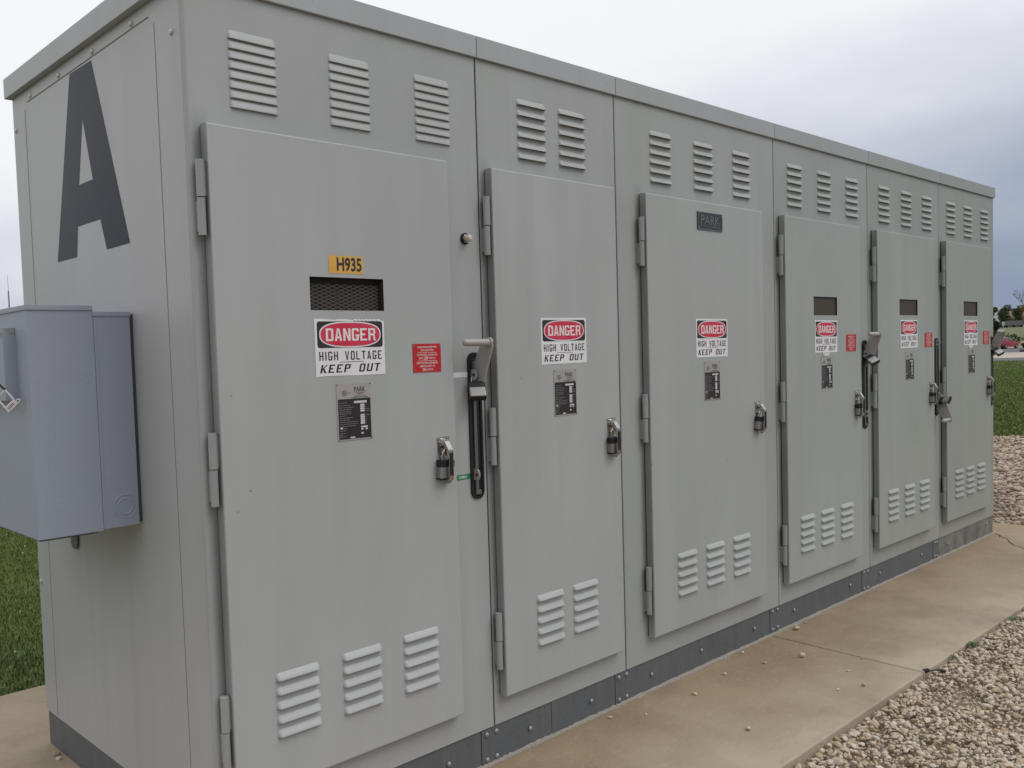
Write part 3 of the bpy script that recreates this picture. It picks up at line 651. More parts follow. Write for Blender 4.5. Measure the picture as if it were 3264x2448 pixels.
m_ = MB(); m_.prism(rrect(.900, .787, .955, .90, .0265, 6), 0, -.009, -.004, 0); rel(bx, m_, 'mounting_tab', [PLINTH])
m_ = MB(); m_.box((-.0125, Y0 + .006, .944), (-.0008, Y1 - .006, 1.546), 0); rel(bx, m_, 'shadow_gap_backing', [mat('backing_dark', (.06, .065, .075), rough=.7)])  # dark block behind the box, the gap's shadow put into its colour
SW = mat('seal_plastic', (.66, .62, .60), rough=.5)
se = empty('security_seal', (-.337, .452, 1.345)); tag(se, 'small white plastic tag seal hanging on the hasp of the blue-grey box', 'seal')
se.rotation_euler = (R(-40), 0, R(42)); se.location = (-.337, .452, 1.343); se.scale = (1.12, 1.12, 1.12)
f_ = MB()
for q in ((.0, 0, .0, -.032), (0, -.032, .030, -.032), (.030, -.032, .030, 0), (.030, 0, 0, 0)):
    f_.tube([(0, q[0], q[1]), (0, q[2], q[3])], .0022, 8, 0)
f_.box((-.002, -.001, -.046), (.002, .031, -.032), 0, .0008); f_.tube([(-.002, -.007, -.041), (.002, -.007, -.041)], .0055, 14, 0); f_.tube([(-.0025, -.007, -.041), (.0025, -.007, -.041)], .0022, 10, 1)
for q in ((-.006, -.036), (-.010, -.0395)):
    for k in range(5): f_.add([(-.0023, k * .0042 + .005, q[1]), (-.0023, k * .0042 + .008, q[1]), (-.0023, k * .0042 + .008, q[1] - .002), (-.0023, k * .0042 + .005, q[1] - .002)], [[0, 1, 2, 3]], 1)
f_.build('tag_frame', [SW, INK], se)
h_ = MB(); h_.tube([(0, 0, .0), (.001, .002, .010), (.003, .004, .022), (.005, .003, .030)], .0025, 8, 0); h_.build('wire_hook', [BLACK], se)

# ------------------------------------------------------------------ concrete pad
cp = MB()
JY = lambda y: 2.9 + .056 * (y + .35)
def slab(mb, xa0, xa1, xb0, xb1, y0, y1, zt=0.0, zb=-.16, r_=.007):
    # corners: (xa0,y0) (xa1,y0) (xb1,y1) (xb0,y1)
    P = [(xa0, y0), (xa1, y0), (xb1, y1), (xb0, y1)]; cx = sum(p[0] for p in P) / 4; cy = sum(p[1] for p in P) / 4
    def ring(i_, z):
        o = []
        for x, y in P: o.append((x + math.copysign(i_, cx - x), y + math.copysign(i_, cy - y), z))
        return o
    sg_ = 4; rings = [ring(0, zb)] + [ring(r_ * (1 - math.cos(R(90 * k / sg_))), zt - r_ * (1 - math.sin(R(90 * k / sg_)))) for k in range(sg_ + 1)]
    mb.loft(rings, 0, True, False); mb.add(rings[-1], [[0, 1, 2, 3]], 0)
ya, yb_ = -.706, 1.99
slab(cp, -.78, JY(ya) - .0045, -.78, JY(yb_) - .0045, ya, yb_); slab(cp, JY(ya) + .0045, 6.515, JY(yb_) + .0045, 6.515, ya, yb_)
cp.box((-.7, ya + .02, -.15), (6.5, yb_ - .02, -.03), 0)
po = cp.build('concrete_pad', [CONC]); tag(po, kind='structure')
# crack running from the end corner of the row
ck = MB(); ck.keep = 1; rnd = random.Random(5); n = 26; P0, P1 = Vector((6.075, -.012)), Vector((5.35, -.53)); L_ = []; R_ = []; pr_l = []
dv = (P1 - P0); nn = Vector((-dv.y, dv.x)).normalized(); off_ = 0
for k in range(n + 1):
    p = P0 + dv * (k / n); off_ = off_ * .6 + rnd.uniform(-.012, .012); wd = .0018 + rnd.random() * .0035
    q = p + nn * off_; L_.append(q + nn * wd); R_.append(q - nn * wd)
    if k > 8 and rnd.random() < .6: pr_l.append((q, rnd.uniform(.01, .022)))
vs = [(p.x, p.y, .0009) for p in L_] + [(p.x, p.y, .0009) for p in R_]
ck.add(vs, [[k, n + 1 + k, n + 2 + k, k + 1] for k in range(n)], 0)
for q, s_ in pr_l:
    m = 7; ck.add([(q.x + s_ * rnd.uniform(.5, 1.2) * math.cos(2 * math.pi * k / m), q.y + s_ * .5 * rnd.uniform(.5, 1.2) * math.sin(2 * math.pi * k / m), .0005) for k in range(m)], [list(range(m))], 1)
SPALL = mat('spalled_concrete', (.50, .45, .37), rough=.95, n1=(60, (.40, .34, .26), .9))
c_ = ck.build('concrete_crack', [DARK, SPALL]); c_.parent = po

# ------------------------------------------------------------------ ground
D1 = Vector((.9603, .279)); D2 = Vector((.279, -.9603)); C0 = Vector((CP.x, CP.y))
def pl_(D, r_): q = C0 + D1 * D + D2 * r_; return q.x, q.y
def sst(a, b_, x): x = min(max((x - a) / (b_ - a), 0), 1); return x * x * (3 - 2 * x)
def ground_z(x, y):
    q = Vector((x, y)) - C0; D = q.dot(D1); r_ = q.dot(D2)
    z = -.066
    z += .62 * sst(150, 166, D) + 4.1 * sst(166, 400, D)
    return z
GRASS = mat('lawn', (.095, .142, .032), rough=.9, n1=(.35, (.112, .16, .036), .8, 6), n2=(3, (.08, .12, .028), .7), fine=(25, (.12, .15, .04), .5))
FIELD = mat('field_grass', (.10, .125, .035), rough=.95, n1=(.05, (.125, .14, .042), .8), n2=(.4, (.075, .10, .03), .7), fine=(2, (.14, .14, .055), .6))
gm = MB(); gm.keep = 1
Ds = [-900, -300, -100, -40, -15, 0, 8, 20, 40, 60, 90, 120, 150, 154, 158, 162, 166] + [166 + 13 * k for k in range(1, 19)] + [450, 600, 900, 1500]
Rs = [-1200, -600, -300, -150, -80, -40, -20, -10, 0, 10, 20, 40, 80, 150, 300, 600, 1200]
vs = []; fs = []; ms = []
for D in Ds:
    for r_ in Rs:
        x, y = pl_(D, r_); vs.append((x, y, ground_z(x, y)))
n = len(Rs)
for i in range(len(Ds) - 1):
    for k in range(n - 1): gm.f.append([i * n + k, i * n + k + 1, (i + 1) * n + k + 1, (i + 1) * n + k][::-1]); gm.m.append(1 if Ds[i] >= 162 else 0); gm.sm.append(True)
gm.v = vs
tag(gm.build('ground', [GRASS, FIELD]), kind='structure')
ASPH = mat('asphalt', (.10, .098, .11), rough=.9, n1=(.3, (.12, .115, .125), .7), fine=(8, (.075, .075, .085), .5))
PALE = mat('pale_concrete', (.44, .37, .30), rough=.9, n1=(.5, (.38, .32, .26), .7))
def sheet(name, D0_, D1_, z, m, r0=-160, r1=160, skew=0):
    s_ = MB(); s_.keep = 1; a = [pl_(D0_, r0), pl_(D0_ , r1), pl_(D1_ + skew, r1), pl_(D1_ - skew, r0)]
    s_.add([(p[0], p[1], z) for p in a], [[0, 1, 2, 3]], 0); o = s_.build(name, [m]); tag(o, kind='structure'); return o
sheet('road', 63.5, 73, -.055, ASPH)
sheet('kerb_apron', 73.0, 86, -.050, PALE)
sheet('stone_island', 86, 96, -.046, mat('stone_bed', (.42, .35, .30), rough=.95, n1=(1.6, (.20, .14, .12), .95, 6), fine=(4, (.55, .48, .44), .8)))
sheet('parking_lot', 96, 140, -.050, ASPH)
sheet('far_kerb', 140, 146, -.046, PALE)

# gravel beds around the pad; unseen west stretch added to cut green bounce
GRAV = mat('gravel_bed_soil', (.27, .205, .135), rough=.95, n1=(25, (.36, .285, .20), .9, 6), fine=(70, (.1, .075, .05), .7), bump=(60, .8, .01))
gb = MB(); gb.keep = 1
gb.add([(-16, -12, -.050), (13.6, -12, -.050), (13.75, 1.0, -.050), (13.4, 1.9, -.060), (12.6, 2.5, -.050), (9.0, 3.3, -.050), (6.5, 3.3, -.050), (6.5, -.69, -.050), (-.77, -.69, -.050), (-.77, 1.985, -.050), (-16, 1.985, -.050)], [list(range(11))], 0)
tag(gb.build('gravel_bed', [GRAV]), kind='structure')
def ico(sub):
    bm = bmesh.new(); bmesh.ops.create_icosphere(bm, subdivisions=sub, radius=1); v_ = np.array([q.co[:] for q in bm.verts]); f = np.array([[q.index for q in p.verts] for p in bm.faces]); bm.free(); return v_, f
def scatter(name, pts, size, mats, sub, flat=.6, rough=.25, seed=0, smooth=False, label=None):
    rg = np.random.default_rng(seed); V0, F0 = ico(sub); n = len(pts)
    NV = 24; var = []
    for k in range(NV):
        # angular crushed stone: clip the sphere by random planes
        V = V0.copy()
        for q in range(7):
            d = rg.normal(size=3); d /= np.linalg.norm(d); lim = rg.uniform(.55, .9); s_ = V @ d; V = V - np.outer(np.maximum(s_ - lim, 0), d)
        V *= 1 + rg.normal(0, rough * .12, size=(len(V), 1)); var.append(V)
    var = np.array(var)
    idx = rg.integers(0, NV, n); V = var[idx]                                  # n, nv, 3
    sc_ = np.stack([np.ones(n), rg.uniform(.6, 1, n), rg.uniform(flat * .7, flat * 1.2, n)], 1) * size[:, None]
    V = V * sc_[:, None, :]
    a = rg.uniform(0, 2 * np.pi, n); tx = rg.normal(0, .35, n); ty = rg.normal(0, .35, n)
    ca, sa = np.cos(a), np.sin(a); cx, sx = np.cos(tx), np.sin(tx); cy, sy = np.cos(ty), np.sin(ty); z0 = np.zeros(n); o1 = np.ones(n)
    Rz = np.array([[ca, -sa, z0], [sa, ca, z0], [z0, z0, o1]]).transpose(2, 0, 1); Rx = np.array([[o1, z0, z0], [z0, cx, -sx], [z0, sx, cx]]).transpose(2, 0, 1); Ry = np.array([[cy, z0, sy], [z0, o1, z0], [-sy, z0, cy]]).transpose(2, 0, 1)
    M_ = Rx @ Ry @ Rz; V = np.einsum('nij,nvj->nvi', M_, V) + pts[:, None, :]
    F = F0[None] + (np.arange(n) * len(V0))[:, None, None]
    me = bpy.data.meshes.new(name); nv = n * len(V0); nf = n * len(F0)
    me.vertices.add(nv); me.vertices.foreach_set('co', V.reshape(-1).astype(np.float32)); me.loops.add(nf * 3); me.loops.foreach_set('vertex_index', F.reshape(-1).astype(np.int32))
    me.polygons.add(nf); me.polygons.foreach_set('loop_start', np.arange(0, nf * 3, 3, dtype=np.int32)); me.polygons.foreach_set('loop_total', np.full(nf, 3, dtype=np.int32))
    for q in mats: me.materials.append(q)
    me.polygons.foreach_set('material_index', np.repeat(rg.integers(0, len(mats), n), len(F0)).astype(np.int32)); me.polygons.foreach_set('use_smooth', np.full(nf, smooth)); me.update(); me.validate()
    o = bpy.data.objects.new(name, me); col.objects.link(o); return o
ST = [mat('stone_' + str(k), c, rough=.85, n1=(45, tuple(x * .78 for x in c), .8), fine=(220, tuple(min(x * 1.15, .8) for x in c), .5)) for k, c in enumerate(
    [(.56, .47, .35), (.50, .41, .29), (.60, .525, .41), (.40, .31, .205), (.53, .465, .385), (.45, .355, .24), (.64, .575, .47)])]
rg = np.random.default_rng(2)
def region(n, x0, x1, y0, y1): return np.stack([rg.uniform(x0, x1, n), rg.uniform(y0, y1, n)], 1)
def stones(name, xy, s0, s1, sub, seed, mats, zoff=0, **k):
    n = len(xy); size = rg.uniform(s0, s1, n) * rg.choice([1, 1, .8, .6, 1.25, 1.5], n, p=[.3, .2, .2, .15, .1, .05]); z = -.050 + size * .35 + rg.uniform(0, .016, n) + zoff + .012 * np.clip((xy[:, 0] - 1.6) / 2.0, 0, 1) + .010
    return scatter(name, np.column_stack([xy, z]), size, mats, sub, seed=seed, **k)
xy = np.concatenate([region(17500, 1.0, 5.2, -1.70, -.719), region(2600, -3.0, 1.0, -2.6, -.73), region(3400, 5.2, 7.2, -2.2, -.728), region(12000, 1.0, 7.5, -3.6, -1.68)])
bl = [(rg.uniform(1.8, 4.8), rg.uniform(-1.5, -.78), rg.uniform(.04, .11)) for _ in range(26)]
msk = np.ones(len(xy), bool)
for bx_, by_, br_ in bl: msk &= ~((((xy[:, 0] - bx_) / 1.6) ** 2 + (xy[:, 1] - by_) ** 2 < br_ ** 2) & (rg.uniform(0, 1, len(xy)) < .5))
xy = xy[msk]
o = stones('gravel', xy, .0058, .0135, 2, 11, ST); tag(o, 'loose pale crushed gravel beside the concrete pad', 'gravel', kind='stuff')
xy = region(14000, 1.0, 5.2, -1.75, -.714); o = stones('fine_gravel', xy, .004, .008, 1, 12, ST, zoff=-.004); tag(o, 'fine tan chippings filling gaps between the gravel', 'gravel', kind='stuff')
RV = [mat('river_' + str(k), c, rough=.8, n1=(30, tuple(x * .8 for x in c), .7)) for k, c in enumerate([(.42, .33, .23), (.33, .25, .17), (.49, .41, .31), (.26, .19, .13), (.40, .34, .27), (.54, .46, .36)])]
def inwedge(p):   # keep stones in the part of the bed beyond the row that a viewer near the camera can see
    return p[(p[:, 1] > -4.5) & (p[:, 0] < 13.6 - .25 * np.maximum(p[:, 1] - 1, 0) ** 2) & (p[:, 1] < 3.2 - .13 * np.maximum(p[:, 0] - 9, 0))]
xy = inwedge(region(21000, 6.53, 13.7, -2.6, 3.2)); o = stones('river_stones', xy, .018, .033, 1, 13, RV, smooth=True); tag(o, 'rounded brown river stones in the bed beyond the end of the cabinets', 'river stones', kind='stuff')

# grass blades as one mesh per lawn
def blades(name, xy, h0, h1, wd, mats, seed, lean=.5, z=-.066, label=''):
    rg_ = np.random.default_rng(seed); n = len(xy); h = rg_.uniform(h0, h1, n); a = rg_.uniform(0, 2 * np.pi, n); ln = rg_.uniform(.1, lean, n) * h; b_ = rg_.uniform(0, 2 * np.pi, n)
    w2 = wd * rg_.uniform(.6, 1.3, n) / 2; dx, dy = np.cos(a) * w2, np.sin(a) * w2; lx, ly = np.cos(b_) * ln, np.sin(b_) * ln; x, y = xy[:, 0], xy[:, 1]; zz = np.full(n, z)
    V = np.stack([np.stack([x - dx, y - dy, zz], 1), np.stack([x + dx, y + dy, zz], 1), np.stack([x + dx * .8 + lx * .35, y + dy * .8 + ly * .35, zz + h * .6], 1), np.stack([x - dx * .8 + lx * .35, y - dy * .8 + ly * .35, zz + h * .6], 1), np.stack([x + lx, y + ly, zz + h], 1)], 1)
    me = bpy.data.meshes.new(name); me.vertices.add(n * 5); me.vertices.foreach_set('co', V.reshape(-1).astype(np.float32))
    L = np.array([0, 1, 2, 3, 3, 2, 4])[None] + (np.arange(n) * 5)[:, None]; me.loops.add(n * 7); me.loops.foreach_set('vertex_index', L.reshape(-1).astype(np.int32))
    me.polygons.add(n * 2); st = (np.arange(n) * 7)[:, None] + np.array([0, 4])[None]; me.polygons.foreach_set('loop_start', st.reshape(-1).astype(np.int32)); me.polygons.foreach_set('loop_total', np.tile([4, 3], n).astype(np.int32))
    for q in mats: me.materials.append(q)
    me.polygons.foreach_set('material_index', np.repeat(rg_.integers(0, len(mats), n), 2).astype(np.int32)); me.update(); me.validate()
    o = bpy.data.objects.new(name, me); col.objects.link(o); tag(o, label, 'grass', kind='stuff'); return o
GB = [mat('blade_' + str(k), c, rough=.6, spec=.25, n1=(2.2, tuple(x * .75 for x in c), .8)) for k, c in enumerate([(.12, .175, .036), (.10, .155, .03), (.145, .19, .048), (.085, .13, .027), (.19, .20, .075)])]
xy = region(230000, -2.4, 2.4, 2.0, 9.0); blades('lawn_grass', xy, .015, .036, .0055, GB, 21, lean=1.1, label='short green clover lawn behind the concrete pad at the left')
# lawn beyond the gravel
def wedge(n, d0, d1, a0, a1):
    u = rg.uniform(0, 1, n); D = d0 * (d1 / d0) ** u; an = np.radians(rg.uniform(a0, a1, n)); return np.stack([CP.x + D * np.cos(an), CP.y + D * np.sin(an)], 1)
p = np.concatenate([wedge(150000, 12.5, 64, 8, 24), wedge(60000, 12.5, 64, 24, 40), wedge(40000, 12.5, 64, 0, 8)]); p = p[(p[:, 1] > 2.2) | (p[:, 0] > 13.6)]; keep = ~((p[:, 0] < 13.55) & (p[:, 1] < 1.95)) & ~((p[:, 0] < 13.0) & (p[:, 1] < 3.0)); p = p[keep]
blades('far_lawn_grass', p, .04, .08, .022, GB, 22, lean=.9, label='green lawn between the gravel bed and the road')
CLV = mat('clover_white', (.62, .60, .55), rough=.7)
cxy = np.concatenate([region(260, -2.5, 2.0, 2.1, 9), wedge(260, 14, 40, 8, 24)]); n = len(cxy)
cxy = cxy[~((cxy[:, 0] < 13.9) & (cxy[:, 0] > 5) & (cxy[:, 1] < 3))]; n = len(cxy)
tag(scatter('clover_flowers', np.column_stack([cxy, rg.uniform(-.005, .012, n)]), rg.uniform(.004, .009, n), [CLV], 1, flat=.9, seed=9, smooth=True), 'white clover flower heads dotted over the lawn', 'clover', kind='stuff')

# ------------------------------------------------------------------ small things on the pad
def pebble(x, y, s_, seed, label, z=0.0):
    rg_ = np.random.default_rng(seed); V, F = ico(2)
    for q in range(6):
        d = rg_.normal(size=3); d /= np.linalg.norm(d); lim = rg_.uniform(.55, .85); k = V @ d; V = V - np.outer(np.maximum(k - lim, 0), d)
    V = V * np.array([1, rg_.uniform(.65, .95), rg_.uniform(.5, .75)]) * s_; V[:, 2] -= V[:, 2].min()
    m_ = MB(); m_.add([tuple(p) for p in V], [list(map(int, f)) for f in F], 0); o = m_.build('pebble', [ST[seed % len(ST)]], None, (x, y, z - .0005)); o.rotation_euler = (0, 0, seed)
    tag(o, label, 'pebble', 'loose pebbles on the concrete pad')
for x, y, s_, sd_, lab in [
    (3.08, -.045, .017, 1, 'pale pebble by the plinth just beyond the pad joint'), (2.721, -.25, .017, 2, 'largest rough pebble on the near slab close to the joint'),
    (2.539, -.172, .011, 3, 'rounded pebble between the plinth and the largest pebble'), (2.679, -.475, .008, 4, 'small pebble in the middle of the near slab'),
    (2.555, -.596, .010, 5, 'pebble close to the gravel edge, left of the joint'), (2.446, -.539, .007, 6, 'flat white chip lying near the middle of the near slab'),
    (1.855, -.481, .013, 7, 'brownish pebble alone at the bottom of the near slab'), (2.752, -.18, .005, 8, 'tiny white crumb beside the largest pebble'),
    (2.598, -.032, .008, 9, 'small dark pebble against the plinth near the joint'), (2.871, -.453, .007, 10, 'tiny chip lying along the pad joint'),
    (3.205, -.030, .007, 12, 'tiny pebble at the plinth foot past the joint'), (2.30, -.12, .010, 13, 'small pebble on the pad below the badge cabinet'),
    (2.02, -.15, .013, 14, 'pale pebble below the right end of the second cabinet'), (1.60, -.052, .009, 15, 'grey pebble against the plinth of the narrow cabinet'),
    (1.72, -.13, .006, 16, 'tiny chip in front of the narrow cabinet plinth'), (-.018, 1.194, .016, 17, 'larger of two pebbles at the foot of the side plinth'),
    (-.024, 1.151, .012, 18, 'smaller of two pebbles at the foot of the side plinth')]:
    pebble(x, y, s_, sd_, lab)
LEAF = mat('weed_leaf', (.085, .13, .03), rough=.7, n1=(60, (.055, .09, .02), .7))
def weed(x, y, s_, n, lab, seed):
    rnd = random.Random(seed); m_ = MB(); m_.keep = 1
    for k in range(n):
        a = rnd.uniform(0, 6.28); L = s_ * rnd.uniform(.5, 1); el = rnd.uniform(.15, .8); bx_, by_ = rnd.uniform(-s_, s_) * .9, rnd.uniform(-s_, s_) * .45
        d = Vector((math.cos(a) * math.cos(el), math.sin(a) * math.cos(el), math.sin(el))); s2 = Vector((-math.sin(a), math.cos(a), 0)); pts = []
        for t_, w__ in ((0, .05), (.35, .3), (.7, .36), (1, .06)):
            c = Vector((bx_, by_, 0)) + d * L * t_ + Vector((0, 0, -L * .25 * t_ * t_)); pts.append([c - s2 * L * w__, c + Vector((0, 0, .1 * L * w__)), c + s2 * L * w__])
        m_.loft(pts, 0, True, False, closed=False)
    o = m_.build('weed', [LEAF], None, (x, y, -.004)); tag(o, lab, 'weed', 'weeds at the edge of the concrete pad')
weed(3.40, -.725, .026, 46, 'leafy green weed at the pad edge beyond the joint', 1); weed(3.17, -.722, .014, 14, 'tiny weed sprig left of the leafy weed at the pad edge', 2); weed(3.93, -.735, .022, 22, 'sparse weed farthest along the pad edge', 3)
bs = MB(); bs.tube([(-.052, .006, .008), (-.030, .004, .014), (-.024, .003, .010)], [.012, .011, .005], 10, 0); bs.tube([(-.024, .003, .010), (.0, -.003, .016), (.03, -.006, .013)], .0035, 8, 0); bs.tube([(.028, -.006, .012), (.048, -.004, .008)], [.008, .010], 10, 0)
o = bs.build('cable_clamp', [BLACK], None, (2.93, -.732, -.010)); o.scale = (.85, .8, .8); o.rotation_euler = (0, 0, R(-42)); tag(o, 'black plastic clamp lying in the gravel by the pad joint', 'clamp')

xy = np.concatenate([np.stack([rg.uniform(.9, 6.3, 260), -.012 - rg.exponential(.012, 260)], 1), np.stack([rg.uniform(.9, 6.3, 120), -.704 + rg.exponential(.02, 120)], 1)])
tag(scatter('grit', np.column_stack([xy, np.full(len(xy), .0008)]), rg.uniform(.0012, .0032, len(xy)), ST[:4], 1, seed=51), 'fine stone grit gathered along the plinth and the pad edge', 'grit', kind='stuff')

# ------------------------------------------------------------------ background
CARR = mat('car_red', (.30, .016, .024), rough=.3, spec=.6); TYRE = mat('tyre', (.02, .02, .02), rough=.8); RIM = mat('rim', (.45, .44, .43), rough=.35, metal=.8)
CGL = mat('car_glass', (.10, .13, .13), rough=.15); TAIL = mat('tail_lamp', (.22, .01, .012), rough=.3); HEADL = mat('head_lamp', (.75, .75, .72), rough=.2)
def car(x, y, z, rz, label):
    rt = empty('parked_car', (x, y, z), rz); tag(rt, label, 'car', 'red cars in the distant parking lot')
    # local: +X forward, 4.2 long
    b_ = MB(); st = [(-2.08, .50, .80, .62), (-2.0, .34, .95, .76), (-1.5, .25, 1.0, .80), (-.9, .24, .98, .83), (0, .24, .96, .84), (.9, .24, .93, .84), (1.5, .26, .86, .82), (1.95, .34, .74, .76), (2.08, .48, .62, .62)]
    rings = [[(q[0], -q[3], q[1]), (q[0], -q[3] * 1.02, (q[1] + q[2]) / 2), (q[0], -q[3] * .93, q[2]), (q[0], 0, q[2] + .03), (q[0], q[3] * .93, q[2]), (q[0], q[3] * 1.02, (q[1] + q[2]) / 2), (q[0], q[3], q[1]), (q[0], 0, q[1])] for q in st]
    b_.loft(rings, 0, True); b_.build('body', [CARR], rt)
    c = MB(); cs = [(-1.55, .97, .72), (-.95, 1.32, .60), (-.3, 1.38, .60), (.35, 1.33, .60), (1.05, .94, .72)]
    base = [(q[0], q[1]) for q in cs]
    c.loft([[(q[0], -q[2], .90), (q[0], -q[2] * .9, q[1] - .05), (q[0], -q[2] * .8, q[1]), (q[0], q[2] * .8, q[1]), (q[0], q[2] * .9, q[1] - .05), (q[0], q[2], .90)] for q in cs], 0, True); c.build('cabin', [CARR], rt)
    for sgn in (-1, 1):
        for p in ([(-1.2, .98), (-.85, 1.26), (-.38, 1.29), (-.38, .98)], [(-.26, .98), (-.26, 1.29), (.28, 1.27), (.82, .98)]):
            g2 = MB(); g2.add([(q[0], sgn * (.735 - (q[1] - .9) * .28), q[1]) for q in p] + [(q[0], sgn * (.70 - (q[1] - .9) * .28), q[1]) for q in p], [[0, 1, 2, 3], [7, 6, 5, 4], [0, 4, 5, 1], [1, 5, 6, 2], [2, 6, 7, 3], [3, 7, 4, 0]], 0); g2.build('side_window', [CGL], rt)
        mr = MB(); mr.box((.62, sgn * .80 - .09, .98), (.78, sgn * .80 + .09, 1.10), 0, .03); mr.build('wing_mirror', [BLACK], rt)
        for wx in (-1.28, 1.28):
            wh = MB(); wh.tube([(wx, sgn * .66, .30), (wx, sgn * .85, .30)], .30, 20, 0); wo = wh.build('wheel', [TYRE], rt)
            wr = MB(); wr.tube([(wx, sgn * .80, .30), (wx, sgn * .862, .30)], [.19, .17], 16, 0); wr.build('rim', [RIM], wo)
        tl = MB(); tl.box((-2.09, sgn * .55 - .17, .66), (-1.98, sgn * .55 + .17, .80), 0, .02); tl.build('tail_lamp', [TAIL], rt)
        hl = MB(); hl.box((1.93, sgn * .55 - .16, .55), (2.06, sgn * .55 + .16, .68), 0, .02); hl.build('headlight', [HEADL], rt)
    rw = MB(); rw.add([(-1.56, -.6, 1.0), (-1.56, .6, 1.0), (-1.03, .52, 1.30), (-1.03, -.52, 1.30), (-1.50, -.6, .98), (-1.50, .6, .98), (-.97, .52, 1.28), (-.97, -.52, 1.28)], [[0, 1, 2, 3], [7, 6, 5, 4], [0, 4, 5, 1], [1, 5, 6, 2], [2, 6, 7, 3], [3, 7, 4, 0]], 0); rw.build('rear_window', [CGL], rt)
    ws = MB(); ws.add([(1.10, -.62, .98), (1.10, .62, .98), (.42, .54, 1.31), (.42, -.54, 1.31), (1.04, -.62, .96), (1.04, .62, .96), (.36, .54, 1.28), (.36, -.54, 1.28)], [[3, 2, 1, 0], [4, 5, 6, 7], [0, 1, 5, 4], [1, 2, 6, 5], [2, 3, 7, 6], [3, 0, 4, 7]], 0); ws.build('windscreen', [CGL], rt)
    return rt
def at(px, D):    # ground distance D along the viewing direction of the photo column px
    d = fwd + right * ((px - 1632 + 205.4) / 2904.7); q = Vector((d.x, d.y)) / (d.x * fwd.x + d.y * fwd.y) * 1.0
    return CP.x + q.x * D, CP.y + q.y * D
az0 = math.atan2(D1.y, D1.x)
x, y = at(3200, 108); car(x, y, -.05, az0 - R(24), 'red hatchback parked across the lot, seen from behind beside the far cabinet')
x, y = at(3304, 112); car(x, y, -.05, az0 + R(150), 'red car at the right edge of the view, only its lit front corner showing')
x, y = at(3262, 84)
rk = MB(); V, F = ico(2); rn = np.random.default_rng(4)
for q in range(6):
    d = rn.normal(size=3); d /= np.linalg.norm(d); k = V @ d; V = V - np.outer(np.maximum(k - .7, 0), d)
rk.add([tuple(p * np.array([.42, .3, .26]) + np.array([0, 0, .15])) for p in V], [list(map(int, f)) for f in F], 0)
tag(rk.build('boulder', [mat('dark_rock', (.10, .095, .10), rough=.9)], None, (x, y, -.05)), 'dark boulder on the pale kerb strip in front of the parked cars', 'boulder')
# trailer on the rise
x, y = at(3231, 335); zt = ground_z(x, y); tr = empty('cargo_trailer', (x, y, zt), az0 + R(62)); tr.scale = (.78, .78, .78); tag(tr, 'long grey cargo trailer on the grassy rise in front of the warehouse', 'trailer')
b_ = MB(); b_.box((-3.9, -1.25, 1.0), (3.4, 1.25, 3.15), 0, .05)
for k in range(14): b_.box((-3.8 + k * .53, -1.29, 1.05), (-3.72 + k * .53, 1.29, 3.1), 0)
b_.build('box_body', [mat('trailer_grey', (.15, .155, .165), rough=.6)], tr)
b_ = MB(); b_.box((3.45, -1.2, 1.0), (4.7, 1.2, 2.9), 0, .08); b_.build('cab', [mat('cab_white', (.5, .5, .48), rough=.5)], tr)
for xx in (-3.0, -1.9, .4, 1.5, 4.0):
    for sgn in (-1, 1): b_ = MB(); b_.tube([(xx, sgn * .9, .5), (xx, sgn * 1.25, .5)], .5, 16, 0); b_.tube([(xx, sgn * 1.2, .5), (xx, sgn * 1.28, .5)], .25, 12, 1); b_.build('wheel', [TYRE, RIM], tr)
# warehouse
x, y = at(3200, 430); zt = ground_z(x, y) - .3; wh = empty('warehouse', (x, y, zt), az0 - R(90)); tag(wh, 'long cream warehouse with a dark roof edge and a white end section', 'warehouse')
S430 = 430 / 2904.7
H1 = 1.4 + (1072 - 984) * S430 - zt; H2 = 1.4 + (1074 - 976) * S430 - zt
b_ = MB(); b_.box((-1.5, 0, 0), (120, 60, H1 - 1.0), 0); b_.build('wall', [mat('cream_wall', (.52, .42, .31), rough=.9, n1=(.2, (.46, .38, .3), .6))], wh)
b_ = MB(); b_.box((-1.7, -.25, H1 - 1.0), (120.2, 60, H1 - .35), 0); b_.box((-1.7, -.3, H1 - .35), (120.2, 60, H1), 0); b_.build('roof_edge', [mat('roof_dark', (.05, .06, .09), rough=.6)], wh)
b_ = MB(); b_.box((-32, -1.5, 0), (-1.7, 50, H2), 0); b_.build('white_section', [mat('white_wall', (.66, .67, .66), rough=.8)], wh)
b_ = MB(); b_.box((-32.1, -1.62, H2 - 2.6), (-1.72, -1.51, H2 - 2.2), 0); b_.build('wall_band', [mat('band_grey', (.25, .26, .27), rough=.8)], wh)
# doors along the wall
for k in range(4): b_ = MB(); b_.box((14 + 18 * k, -.08, 0), (18 + 18 * k, .1, 4.2), 0); b_.build('loading_door', [mat('loading_door', (.3, .3, .29), rough=.7)], wh)

